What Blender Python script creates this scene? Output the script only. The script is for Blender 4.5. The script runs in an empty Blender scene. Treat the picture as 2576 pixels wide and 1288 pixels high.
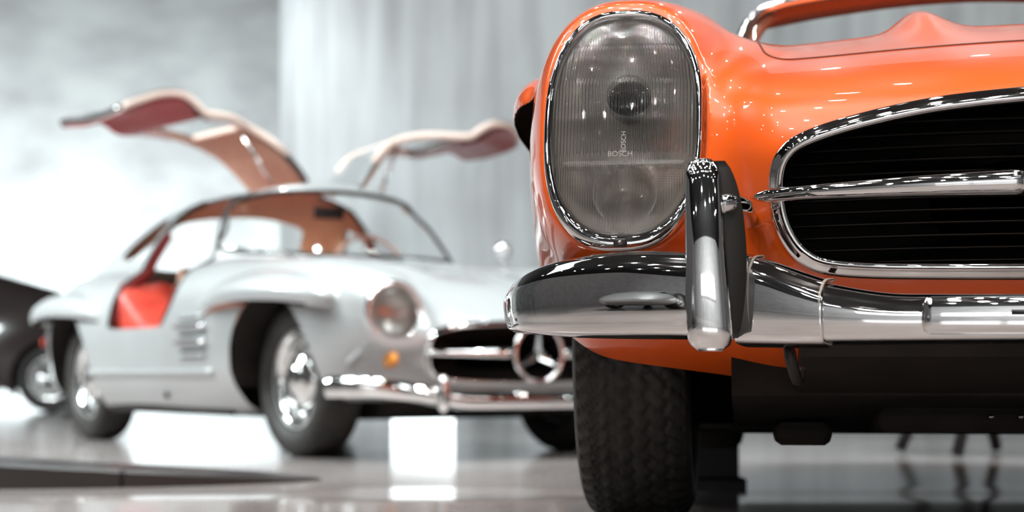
import bpy, math, random
import numpy as np
from mathutils import Matrix, Vector

random.seed(3)
rng = np.random.RandomState(5)
S = bpy.context.scene
COL = S.collection
F_PX, CX, HY = 4400.0, 1288.0, 950.0

# ---------------------------------------------------------------- camera
cam_d = bpy.data.cameras.new('camera')
cam = bpy.data.objects.new('camera', cam_d)
COL.objects.link(cam)
cam.location = (0, 0, .27)
cam.rotation_euler = (math.pi / 2, 0, 0)
cam_d.sensor_width = 36
cam_d.lens = 36 * F_PX / 2576
cam_d.shift_y = (HY - 644) / 2576
cam_d.clip_start = .05
cam_d.dof.use_dof = True
cam_d.dof.focus_distance = 2.62
cam_d.dof.aperture_fstop = 3.2
S.camera = cam

# ---------------------------------------------------------------- world, exposure
w = bpy.data.worlds.new('world')
S.world = w
w.use_nodes = True
bg = w.node_tree.nodes['Background']
bg.inputs[0].default_value = (.85, .9, 1, 1)
bg.inputs[1].default_value = .12
S.view_settings.view_transform = 'Standard'
S.view_settings.look = 'None'
S.view_settings.gamma = 1
S.view_settings.use_curve_mapping = False
S.view_settings.exposure = 0.45
try:
    S.cycles.caustics_reflective = False
    S.cycles.caustics_refractive = False
    S.cycles.max_bounces = 10
    S.cycles.sample_clamp_indirect = 6
except Exception:
    pass


def light(kind, loc, energy, size=.1, target=None, color=(1, 1, 1), size_y=None, spot=None, blend=.6):
    d = bpy.data.lights.new('lamp', kind)
    d.energy = energy
    d.color = color
    if kind == 'AREA':
        d.size = size
        if size_y:
            d.shape = 'RECTANGLE'
            d.size_y = size_y
    else:
        d.shadow_soft_size = size
    if kind == 'SPOT':
        d.spot_size = math.radians(spot or 60)
        d.spot_blend = blend
    o = bpy.data.objects.new('lamp', d)
    COL.objects.link(o)
    o.location = loc
    if target is not None:
        v = Vector(target) - Vector(loc)
        o.rotation_euler = v.to_track_quat('-Z', 'Y').to_euler()
    return o


COOL = (.90, .985, 1.0)
WARM = (1.0, .93, .88)
# wall washers for the concrete walls on the left and the round end of the concrete wall
light('AREA', (-6.5, 20.4, .0), 1150, 9.0, (-6.5, 22.6, 2.0), COOL, .5)
light('AREA', (-9.5, 15.0, 1.0), 180, 2.5, (-6.0, 22.0, .5), COOL, 1.2)
light('AREA', (-5.0, 8.6, 2.6), 300, 1.6, (-1.5, 13.0, 1.2), COOL, 1.2)
light('AREA', (-3.5, 5.5, 4.4), 90, 2.2, (-1.0, 8.5, .5), COOL, 1.6)
light('AREA', (3.5, 4.5, 4.4), 75, 2.4, (2.0, 9.0, .8), COOL, 1.6)
for i in range(5):
    for j in range(4):
        x, y = -2.3 + i * .95 + rng.uniform(-.2, .2), -.6 + j * 1.05 + rng.uniform(-.25, .25)
        light('SPOT', (x, y, 4.5), 50, .05, (x * .6 + .35, y * .5 + 1.7, .6), WARM if (i + j) % 2 else (1, .97, .95), spot=75)
light('AREA', (-1.0, -6.5, 4.5), 750, 5.0, (-1.0, -12.8, 1.2), COOL, 1.0)  # added fill washing the rear wall, brightens chrome and headlight lens
for i in range(4):
    for j in range(4):
        x, y = -3.2 + i * 1.15 + rng.uniform(-.25, .25), 4.6 + j * 1.15 + rng.uniform(-.3, .3)
        light('SPOT', (x, y, 4.6), 115, .05, (x * .7 - .3, y + .6, .5), COOL, spot=70)
light('SPOT', (-4.2, 9.4, 4.5), 900, .3, (-1.9, 12.9, 2.2), COOL, spot=36, blend=1)  # added spot that whitens the round end of the concrete wall
light('SPOT', (-3.9, -.6, 4.5), 350, .08, (-3.3, -.2, .5), COOL, spot=60)  # extra spot put in so the mirrored racing car reads white
light('SPOT', (2.6, 5.6, 4.5), 420, .08, (1.7, 7.2, 0), COOL, spot=60)  # added to brighten the floor and wall behind the roadster
light('SPOT', (2.2, 3.6, 4.5), 160, .08, (1.4, 4.6, 0), COOL, spot=60)
# rows of small ceiling lamps
for i in range(9):
    for j in range(8):
        if rng.rand() < .25:
            continue
        x = -5.6 + i * 1.35 + rng.uniform(-.25, .25)
        y = -4.5 + j * 1.9 + rng.uniform(-.3, .3)
        light('POINT', (x, y, 4.55 + rng.uniform(-.25, .1)), 8, .04, None, COOL if rng.rand() < .6 else WARM)

# ---------------------------------------------------------------- materials


def mat(name, color, rough=.5, metal=0, coat=0, coat_rough=.03, trans=0, ior=1.45, emit=None, estr=0, spec=.5):
    m = bpy.data.materials.new(name)
    m.use_nodes = True
    b = m.node_tree.nodes['Principled BSDF']
    b.inputs['Base Color'].default_value = (*color, 1)
    b.inputs['Roughness'].default_value = rough
    b.inputs['Metallic'].default_value = metal
    b.inputs['Coat Weight'].default_value = coat
    b.inputs['Coat Roughness'].default_value = coat_rough
    b.inputs['Transmission Weight'].default_value = trans
    b.inputs['IOR'].default_value = ior
    b.inputs['Specular IOR Level'].default_value = spec
    if emit:
        b.inputs['Emission Color'].default_value = (*emit, 1)
        b.inputs['Emission Strength'].default_value = estr
    return m


def noisy(m, c1, c2, scale=(1, 1, 1), nscale=4, detail=6, lo=.35, hi=.65, bump=0, rough=None, distort=0):
    nt = m.node_tree
    b = nt.nodes['Principled BSDF']
    tc = nt.nodes.new('ShaderNodeTexCoord')
    mp = nt.nodes.new('ShaderNodeMapping')
    mp.inputs['Scale'].default_value = scale
    n = nt.nodes.new('ShaderNodeTexNoise')
    n.inputs['Scale'].default_value = nscale
    n.inputs['Detail'].default_value = detail
    n.inputs['Distortion'].default_value = distort
    r = nt.nodes.new('ShaderNodeValToRGB')
    r.color_ramp.elements[0].position = lo
    r.color_ramp.elements[0].color = (*c1, 1)
    r.color_ramp.elements[1].position = hi
    r.color_ramp.elements[1].color = (*c2, 1)
    nt.links.new(tc.outputs['Object'], mp.inputs[0])
    nt.links.new(mp.outputs[0], n.inputs[0])
    nt.links.new(n.outputs[0], r.inputs[0])
    nt.links.new(r.outputs[0], b.inputs['Base Color'])
    if bump:
        bp = nt.nodes.new('ShaderNodeBump')
        bp.inputs['Strength'].default_value = bump
        bp.inputs['Distance'].default_value = .01
        nt.links.new(n.outputs[0], bp.inputs['Height'])
        nt.links.new(bp.outputs[0], b.inputs['Normal'])
    if rough:
        mr = nt.nodes.new('ShaderNodeMapRange')
        mr.inputs[3].default_value, mr.inputs[4].default_value = rough
        nt.links.new(n.outputs[0], mr.inputs[0])
        nt.links.new(mr.outputs[0], b.inputs['Roughness'])
    return m


M_ORANGE = mat('orange_paint', (.95, .125, .008), .32, 0, 1, .02)
M_SILVER = mat('silver_paint', (.45, .46, .46), .35, .25, 1, .03)
M_CHROME = mat('chrome', (.82, .81, .80), .035, 1)
M_CHROME2 = mat('soft_chrome', (.78, .77, .76), .12, 1)
M_BLACK = mat('black_paint', (.012, .010, .009), .45)
M_GRILLE = mat('grille_black', (.022, .018, .016), .6, spec=.06)
M_UNDER = noisy(mat('underbody_black', (.012, .01, .009), .8, spec=.2), (.018, .015, .013), (.028, .023, .021), nscale=9)
M_TYRE = noisy(mat('tyre_rubber', (.03, .028, .025), .55), (.018, .016, .014), (.035, .032, .028), nscale=30, bump=.15)
M_RED = noisy(mat('red_leather', (.5, .05, .03), .4), (.42, .035, .022), (.58, .06, .035), nscale=12, bump=.1)
M_TAN = noisy(mat('tan_headliner', (.52, .28, .20), .7), (.48, .25, .18), (.56, .31, .22), nscale=20)
M_CREAM = mat('cream_trim', (.75, .6, .52), .45)
M_RUBBER = mat('black_rubber', (.02, .017, .015), .5)
M_DARKGAP = mat('seam_shadow', (.10, .012, .004), .6)
M_SEAL = mat('worn_rubber_seal', (.35, .30, .26), .5)
M_AMBER = mat('amber_lens', (.95, .35, .04), .15, 0, 1)
M_GLASS = mat('clear_glass', (1, 1, 1), .02, trans=1, ior=1.45)
M_LENS = mat('fluted_glass', (.95, .95, .95), .03, trans=1, ior=1.45)
_nt = M_LENS.node_tree
_b = _nt.nodes['Principled BSDF']
_o = _nt.nodes['Material Output']
_t = _nt.nodes.new('ShaderNodeBsdfTransparent')
_t.inputs[0].default_value = (.98, .97, .96, 1)
_m = _nt.nodes.new('ShaderNodeMixShader')
_m.inputs[0].default_value = .55
_nt.links.new(_b.outputs[0], _m.inputs[2])
_nt.links.new(_t.outputs[0], _m.inputs[1])
_nt.links.new(_m.outputs[0], _o.inputs[0])
M_SHEET = mat('sheet_glass', (1, 1, 1), .0, trans=1, ior=1.02)
_nt = M_SHEET.node_tree
_o = _nt.nodes['Material Output']
_t = _nt.nodes.new('ShaderNodeBsdfTransparent')
_t.inputs[0].default_value = (.97, .985, .98, 1)
_g = _nt.nodes.new('ShaderNodeBsdfGlossy')
_g.inputs['Roughness'].default_value = .02
_m = _nt.nodes.new('ShaderNodeMixShader')
_m.inputs[0].default_value = .03
_nt.links.new(_t.outputs[0], _m.inputs[1])
_nt.links.new(_g.outputs[0], _m.inputs[2])
_nt.links.new(_m.outputs[0], _o.inputs[0])
M_REFLECTOR = mat('reflector_silver', (.97, .92, .87), .26, .42)
M_HUB = mat('hub_silver', (.62, .62, .61), .3, .7)
M_DARKCAR = mat('dark_brown_paint', (.035, .026, .024), .3, 0, 1, .03)
M_WHITEWALL = mat('whitewall_rubber', (.75, .66, .56), .5)
M_BROWN = mat('brown_leather', (.20, .085, .045), .6)


def concrete(name, c1, c2, streak=True):
    m = mat(name, c1, .75)
    nt = m.node_tree
    b = nt.nodes['Principled BSDF']
    tc = nt.nodes.new('ShaderNodeTexCoord')
    mp = nt.nodes.new('ShaderNodeMapping')
    mp.inputs['Scale'].default_value = (3.2, 3.2, .28) if streak else (.45, .45, .9)
    n = nt.nodes.new('ShaderNodeTexNoise')
    n.inputs['Scale'].default_value = 2.2
    n.inputs['Detail'].default_value = 7
    n2 = nt.nodes.new('ShaderNodeTexNoise')
    n2.inputs['Scale'].default_value = .9
    n2.inputs['Detail'].default_value = 4
    mx = nt.nodes.new('ShaderNodeMath')
    mx.operation = 'MULTIPLY_ADD'
    mx.inputs[1].default_value = .55
    m2 = nt.nodes.new('ShaderNodeMath')
    m2.operation = 'MULTIPLY'
    m2.inputs[1].default_value = .45
    r = nt.nodes.new('ShaderNodeValToRGB')
    r.color_ramp.elements[0].position = .38
    r.color_ramp.elements[0].color = (*c1, 1)
    r.color_ramp.elements[1].position = .60
    r.color_ramp.elements[1].color = (*c2, 1)
    nt.links.new(tc.outputs['Object'], mp.inputs[0])
    nt.links.new(mp.outputs[0], n.inputs[0])
    nt.links.new(tc.outputs['Object'], n2.inputs[0])
    nt.links.new(n2.outputs[0], m2.inputs[0])
    nt.links.new(n.outputs[0], mx.inputs[0])
    nt.links.new(m2.outputs[0], mx.inputs[2])
    nt.links.new(mx.outputs[0], r.inputs[0])
    nt.links.new(r.outputs[0], b.inputs['Base Color'])
    bp = nt.nodes.new('ShaderNodeBump')
    bp.inputs['Strength'].default_value = .25
    bp.inputs['Distance'].default_value = .02
    nt.links.new(n.outputs[0], bp.inputs['Height'])
    nt.links.new(bp.outputs[0], b.inputs['Normal'])
    return m


M_CONC = concrete('board_marked_concrete', (.245, .245, .25), (.365, .375, .38))
M_CONC2 = concrete('smooth_concrete', (.26, .26, .265), (.40, .41, .41), False)
M_CEIL = mat('black_ceiling', (.012, .011, .011), .8)
M_FLOOR = noisy(mat('polished_floor', (.32, .28, .27), .1), (.28, .245, .235), (.37, .335, .32),
                scale=(1, .5, 1), nscale=1.3, rough=(.07, .16))
M_PLINTH = mat('dark_plinth', (.022, .017, .016), .35)
M_PANEL = mat('lit_panel', (.9, .95, .95), .5, emit=(.9, .98, 1), estr=2.2)
M_GREYWALL = noisy(mat('grey_plaster', (.42, .40, .40), .7), (.40, .38, .38), (.48, .46, .46), nscale=2)
M_TAN_LIGHT = noisy(mat('lightened_tan', (.8, .50, .36), .7), (.77, .47, .33), (.83, .53, .39), nscale=20)  # lighter copy of the tan, offsets the dim red-tinted cabin light
M_DOORRED = mat('door_red_leather', (.30, .028, .030), .5)
M_POST = mat('dark_red_trim', (.20, .022, .020), .4)

# ---------------------------------------------------------------- mesh helpers


def mesh_obj(name, V, Fc, m, parent=None, smooth=True, normals=None):
    me = bpy.data.meshes.new(name)
    V = np.asarray(V, dtype=np.float32)
    if isinstance(Fc, np.ndarray) and len(Fc):
        n, k = Fc.shape
        me.vertices.add(len(V))
        me.vertices.foreach_set('co', V.ravel())
        me.loops.add(n * k)
        me.loops.foreach_set('vertex_index', Fc.astype(np.int32).ravel())
        me.polygons.add(n)
        me.polygons.foreach_set('loop_start', np.arange(0, n * k, k, dtype=np.int32))
        me.update(calc_edges=True)
    else:
        me.from_pydata([tuple(map(float, v)) for v in V], [], [tuple(map(int, f)) for f in Fc])
    me.validate()
    if smooth:
        me.polygons.foreach_set('use_smooth', [True] * len(me.polygons))
        if normals is not None and len(normals) == len(me.vertices):
            me.normals_split_custom_set_from_vertices([tuple(map(float, q)) for q in normals])
    me.materials.append(m)
    o = bpy.data.objects.new(name, me)
    COL.objects.link(o)
    if parent is not None:
        o.parent = parent
    return o


def empty(name, label, cat, M=None, group=None):
    o = bpy.data.objects.new(name, None)
    COL.objects.link(o)
    o.empty_display_size = .2
    if M is not None:
        o.matrix_world = M
    o['label'] = label
    o['category'] = cat
    if group:
        o['group'] = group
    return o


def merge(*parts):
    V, Fc = [], []
    for v, f in parts:
        n = len(V)
        V += [tuple(p) for p in v]
        Fc += [tuple(i + n for i in q) for q in f]
    return V, Fc


def grid_faces(nu, nv, closed_u=False, closed_v=False):
    Fc = []
    for i in range(nu if closed_u else nu - 1):
        for j in range(nv if closed_v else nv - 1):
            a, b = i, (i + 1) % nu
            c, d = j, (j + 1) % nv
            Fc.append((a * nv + c, b * nv + c, b * nv + d, a * nv + d))
    return Fc


def cr(P, n=12, closed=False):
    """Catmull-Rom through points."""
    P = [np.array(p, float) for p in P]
    out = []
    N = len(P)
    rngi = range(N) if closed else range(N - 1)
    for i in rngi:
        if closed:
            p0, p1, p2, p3 = P[i - 1], P[i], P[(i + 1) % N], P[(i + 2) % N]
        else:
            p1, p2 = P[i], P[i + 1]
            p0 = P[i - 1] if i else 2 * p1 - p2
            p3 = P[i + 2] if i + 2 < N else 2 * p2 - p1
        for k in range(n):
            t = k / n
            out.append(.5 * ((2 * p1) + (-p0 + p2) * t + (2 * p0 - 5 * p1 + 4 * p2 - p3) * t * t + (-p0 + 3 * p1 - 3 * p2 + p3) * t ** 3))
    if not closed:
        out.append(P[-1])
    return np.array(out)


def sweep(path, prof, up=(0, 0, 1), closed=False, cap=True, scale=None, pclosed=True):
    """prof: (n,2) in (side, up) frame; side = tangent x up."""
    path = np.asarray(path, float)
    n = len(path)
    if closed:
        T = np.roll(path, -1, 0) - np.roll(path, 1, 0)
    else:
        T = np.gradient(path, axis=0)
    T /= np.linalg.norm(T, axis=1)[:, None] + 1e-12
    up = np.array(up, float)
    V = []
    m = len(prof)
    for i in range(n):
        U = up if up.ndim == 1 else up[i]
        sd = np.cross(T[i], U)
        sd /= np.linalg.norm(sd) + 1e-12
        u2 = np.cross(sd, T[i])
        s = 1 if scale is None else scale[i]
        for a, b in prof:
            V.append(path[i] + sd * a * s + u2 * b * s)
    Fc = grid_faces(n, m, closed, pclosed)
    if cap and not closed and pclosed:
        Fc.append(tuple(range(m)))
        Fc.append(tuple(reversed(range((n - 1) * m, n * m))))
    return V, Fc


def circ(r, n=10, ry=None):
    ry = ry or r
    return [(r * math.cos(2 * math.pi * k / n), ry * math.sin(2 * math.pi * k / n)) for k in range(n)]


def tube(path, r, n=10, up=(0, 0, 1), closed=False, scale=None):
    return sweep(path, circ(r, n), up, closed, True, scale)


def loft(rings, closed=True, cap=True):
    n, m = len(rings), len(rings[0])
    V = [tuple(p) for r in rings for p in r]
    Fc = grid_faces(n, m, False, closed)
    if cap and closed:
        Fc.append(tuple(reversed(range(m))))
        Fc.append(tuple(range((n - 1) * m, n * m)))
    return V, Fc


def box(c, s, r=0.0):
    """Bevelled box: a rounded-rectangle loft in z."""
    cx, cy, cz = c
    hx, hy, hz = s[0] / 2, s[1] / 2, s[2] / 2
    r = min(r or .08 * min(s), hx * .9, hy * .9, hz * .9)

    def ring(ix, iy, z):
        out = []
        for k in range(12):
            q = k // 3
            a = math.pi / 2 * q + (k % 3) * math.pi / 4
            sx = 1 if q in (0, 3) else -1
            sy = 1 if q in (0, 1) else -1
            out.append((cx + sx * (hx - r) + ix * math.cos(a), cy + sy * (hy - r) + iy * math.sin(a), z))
        return out
    e = r * .35
    rings = [ring(r * .3, r * .3, cz - hz), ring(r * .8, r * .8, cz - hz + e), ring(r, r, cz - hz + r), ring(r, r, cz + hz - r),
             ring(r * .8, r * .8, cz + hz - e), ring(r * .3, r * .3, cz + hz)]
    return loft(rings)


def lathe(prof, n=48, axis='x'):
    """prof: list of (r, h) - revolve about the x axis, h along x."""
    V = []
    for k in range(n):
        a = 2 * math.pi * k / n
        for r, h in prof:
            V.append((h, r * math.cos(a), r * math.sin(a)))
    return V, grid_faces(n, len(prof), True, False)


def flip(vf):
    v, f = vf
    return v, [tuple(reversed(q)) for q in f]


def mirror(vf):
    v, f = vf
    return [(-p[0], p[1], p[2]) for p in v], [tuple(reversed(q)) for q in f]


def move(vf, d):
    return [(p[0] + d[0], p[1] + d[1], p[2] + d[2]) for p in vf[0]], vf[1]


# ---------------------------------------------------------------- implicit surfaces


def tab(xs, ys):
    xs = np.array(xs, float)
    ys = np.array(ys, float)
    h = np.diff(xs)
    d = np.diff(ys) / h
    m = np.zeros(len(xs))
    m[0], m[-1] = d[0], d[-1]
    for i in range(1, len(xs) - 1):
        m[i] = 0 if d[i - 1] * d[i] <= 0 else 2 * d[i - 1] * d[i] / (d[i - 1] + d[i])
    X = np.linspace(xs[0], xs[-1], 600)
    k = np.clip(np.searchsorted(xs, X) - 1, 0, len(h) - 1)
    t = (X - xs[k]) / h[k]
    Y = (2 * t**3 - 3 * t**2 + 1) * ys[k] + (t**3 - 2 * t**2 + t) * h[k] * m[k] + (-2 * t**3 + 3 * t**2) * ys[k + 1] + (t**3 - t**2) * h[k] * m[k + 1]
    ker = np.ones(21) / 21
    Yp = np.concatenate([np.full(10, Y[0]) + (np.arange(-10, 0)) * (Y[1] - Y[0]), Y, np.full(10, Y[-1]) + np.arange(1, 11) * (Y[-1] - Y[-2])])
    Y = np.convolve(Yp, ker, 'valid')
    dx = X[1] - X[0]

    def fn(x):
        # linear table look-up (uniform)
        u = np.clip((x - X[0]) / dx, 0, 598.999)
        i = u.astype(np.int64) if isinstance(u, np.ndarray) else int(u)
        return Y[i] + (Y[i + 1] - Y[i]) * (u - i)
    return fn


def smin(a, b, k):
    h = np.clip(.5 + .5 * (b - a) / k, 0, 1)
    return b + (a - b) * h - k * h * (1 - h)


def smax(a, b, k):
    return -smin(-a, -b, k)


def sstep(x, a, b):
    t = np.clip((x - a) / (b - a), 0, 1)
    return t * t * (3 - 2 * t)


def surface_net(f, lo, hi, h):
    lo = np.array(lo, float)
    n = np.ceil((np.array(hi) - lo) / (4 * h)).astype(int)
    # coarse pass
    cx = [lo[i] + 4 * h * np.arange(n[i] + 1) for i in range(3)]
    G = np.meshgrid(*cx, indexing='ij')
    Fco = f(G[0], G[1], G[2])
    near = np.abs(Fco) < 11 * h
    N = 4 * n + 1
    Fv = np.empty(N, np.float32)
    idx = [np.minimum((np.arange(N[i]) + 2) // 4, n[i]) for i in range(3)]
    Fv[:] = Fco[np.ix_(*idx)]
    mask = near[np.ix_(*idx)]
    I = np.argwhere(mask)
    P = lo + I * h
    for s in range(0, len(P), 400000):
        q = P[s:s + 400000]
        Fv[tuple(I[s:s + 400000].T)] = f(q[:, 0], q[:, 1], q[:, 2])
    neg = Fv < 0
    acc = np.zeros(np.array(N) - 1, np.int8)
    for dx in (0, 1):
        for dy in (0, 1):
            for dz in (0, 1):
                acc += neg[dx:N[0] - 1 + dx, dy:N[1] - 1 + dy, dz:N[2] - 1 + dz]
    cells = np.argwhere((acc > 0) & (acc < 8))
    cid = -np.ones(acc.shape, np.int64)
    cid[tuple(cells.T)] = np.arange(len(cells))
    sumP = np.zeros((len(cells), 3))
    cnt = np.zeros(len(cells))
    corners = [(a, b, c) for a in (0, 1) for b in (0, 1) for c in (0, 1)]
    for a in corners:
        for ax in range(3):
            if a[ax]:
                continue
            b = list(a)
            b[ax] = 1
            va = Fv[cells[:, 0] + a[0], cells[:, 1] + a[1], cells[:, 2] + a[2]]
            vb = Fv[cells[:, 0] + b[0], cells[:, 1] + b[1], cells[:, 2] + b[2]]
            c = (va < 0) != (vb < 0)
            t = np.where(c, va / np.where(np.abs(va - vb) < 1e-12, 1, va - vb), 0)
            p = np.tile(np.array(a, float), (len(cells), 1))
            p[:, ax] += t
            sumP[c] += p[c]
            cnt[c] += 1
    V = lo + (cells + sumP / cnt[:, None]) * h
    Q = []
    for ax in range(3):
        sl0 = [slice(None)] * 3
        sl1 = [slice(None)] * 3
        sl0[ax] = slice(0, -1)
        sl1[ax] = slice(1, None)
        a, b = neg[tuple(sl0)], neg[tuple(sl1)]
        E_ = np.argwhere(a != b)
        o1, o2 = [(1, 2), (2, 0), (0, 1)][ax]
        ok = (E_[:, o1] > 0) & (E_[:, o2] > 0) & (E_[:, o1] < N[o1] - 1) & (E_[:, o2] < N[o2] - 1)
        E_ = E_[ok]
        out = a[tuple(E_.T)]

        def c(d1, d2):
            e = E_.copy()
            e[:, o1] -= d1
            e[:, o2] -= d2
            return cid[tuple(e.T)]
        q = np.stack([c(0, 0), c(1, 0), c(1, 1), c(0, 1)], 1)
        q[~out] = q[~out][:, ::-1]
        Q.append(q)
    Q = np.concatenate(Q)
    Q = Q[(Q >= 0).all(1)]
    for _ in range(4):
        g, fv = grad(f, V)
        st = fv[:, None] * g / (np.sum(g * g, 1)[:, None] + 1e-9)
        ln = np.linalg.norm(st, axis=1)[:, None]
        V = V - st * np.minimum(1, .6 * h / (ln + 1e-12))
    T = np.concatenate([Q[:, [0, 1, 2]], Q[:, [0, 2, 3]]])
    return V, T


def grad(f, V, e=4e-4):
    g = np.zeros_like(V)
    for i in range(3):
        d = np.zeros(3)
        d[i] = e
        a, b = V + d, V - d
        g[:, i] = (f(a[:, 0], a[:, 1], a[:, 2]) - f(b[:, 0], b[:, 1], b[:, 2])) / (2 * e)
    return g, f(V[:, 0], V[:, 1], V[:, 2])


def split(V, T, g):
    """Split a triangle mesh by the sign of g(V): returns (neg V,T), (pos V,T)."""
    gv = g(V[:, 0], V[:, 1], V[:, 2]).copy()
    gv[np.abs(gv) < 1e-5] = 1e-5
    s = gv[T] < 0
    k = s.sum(1)
    newV = [V]
    nv = len(V)
    ed = {}
    extra = []
    N_, P_ = [T[k == 3]], [T[k == 0]]
    tn, tp = [], []

    def ev(a, b):
        nonlocal nv
        key = (a, b) if a < b else (b, a)
        if key not in ed:
            # refine crossing with a couple of secant steps
            pa, pb = V[a].copy(), V[b].copy()
            fa, fb = gv[a], gv[b]
            for _ in range(3):
                t = fa / (fa - fb)
                p = pa + (pb - pa) * t
                fp = g(p[0:1], p[1:2], p[2:3])[0]
                if fp * fa > 0:
                    pa, fa = p, fp
                else:
                    pb, fb = p, fp if abs(fp) > 1e-9 else 1e-9
                if abs(fa - fb) < 1e-9:
                    break
            extra.append(p)
            ed[key] = nv
            nv += 1
        return ed[key]
    for tri, q in zip(T[(k == 1) | (k == 2)], s[(k == 1) | (k == 2)]):
        one = 1 if q.sum() == 1 else 0
        i = int(np.argmax(q == bool(one)))
        a, b, c = int(tri[i]), int(tri[(i + 1) % 3]), int(tri[(i + 2) % 3])
        ab, ac = ev(a, b), ev(a, c)
        A = (tn if one else tp)
        B = (tp if one else tn)
        A.append((a, ab, ac))
        B += [(ab, b, c), (ab, c, ac)]
    W = np.concatenate([V] + ([np.array(extra)] if extra else []))

    def fin(Ts, add):
        Ts = np.concatenate([Ts[0]] + ([np.array(add)] if add else []))
        if len(Ts) == 0:
            return np.zeros((0, 3)), np.zeros((0, 3), int)
        u, inv = np.unique(Ts, return_inverse=True)
        return W[u], inv.reshape(-1, 3)
    return fin(N_, tn), fin(P_, tp)


def add_sdf(name, VT, f, m, parent, offset=0.0, flipn=False):
    V, T = VT
    if len(T) == 0:
        return None
    g, _ = grad(f, V)
    nrm = g / (np.linalg.norm(g, axis=1)[:, None] + 1e-9)
    if offset:
        V = V + nrm * offset
    if flipn:
        T = T[:, ::-1]
        nrm = -nrm
    return mesh_obj(name, V, T, m, parent, True, nrm)


def keep_largest(V, T):
    if len(T) == 0:
        return V, T
    lab = np.arange(len(V))
    while True:
        m = lab[T].min(1)
        new = lab.copy()
        for k in range(3):
            np.minimum.at(new, T[:, k], m)
        new = new[new]
        if (new == lab).all():
            break
        lab = new
    tl = lab[T[:, 0]]
    u, c = np.unique(tl, return_counts=True)
    T = T[tl == u[np.argmax(c)]]
    w_, inv = np.unique(T, return_inverse=True)
    return V[w_], inv.reshape(-1, 3)


def hit(f, p, d, lo=-1.2, hi=1.2, n=200):
    """first sign change along p + t d, t from lo to hi."""
    p, d = np.array(p, float), np.array(d, float)
    t = np.linspace(lo, hi, n)
    q = p + t[:, None] * d
    v = f(q[:, 0], q[:, 1], q[:, 2])
    w_ = np.where((v[:-1] > 0) & (v[1:] <= 0))[0]
    if len(w_) == 0:
        return None
    a, b = t[w_[0]], t[w_[0] + 1]
    for _ in range(20):
        c = (a + b) / 2
        q = p + c * d
        if f(q[0:1], q[1:2], q[2:3])[0] > 0:
            a = c
        else:
            b = c
    return p + a * d


# ---------------------------------------------------------------- car body fields


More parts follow.
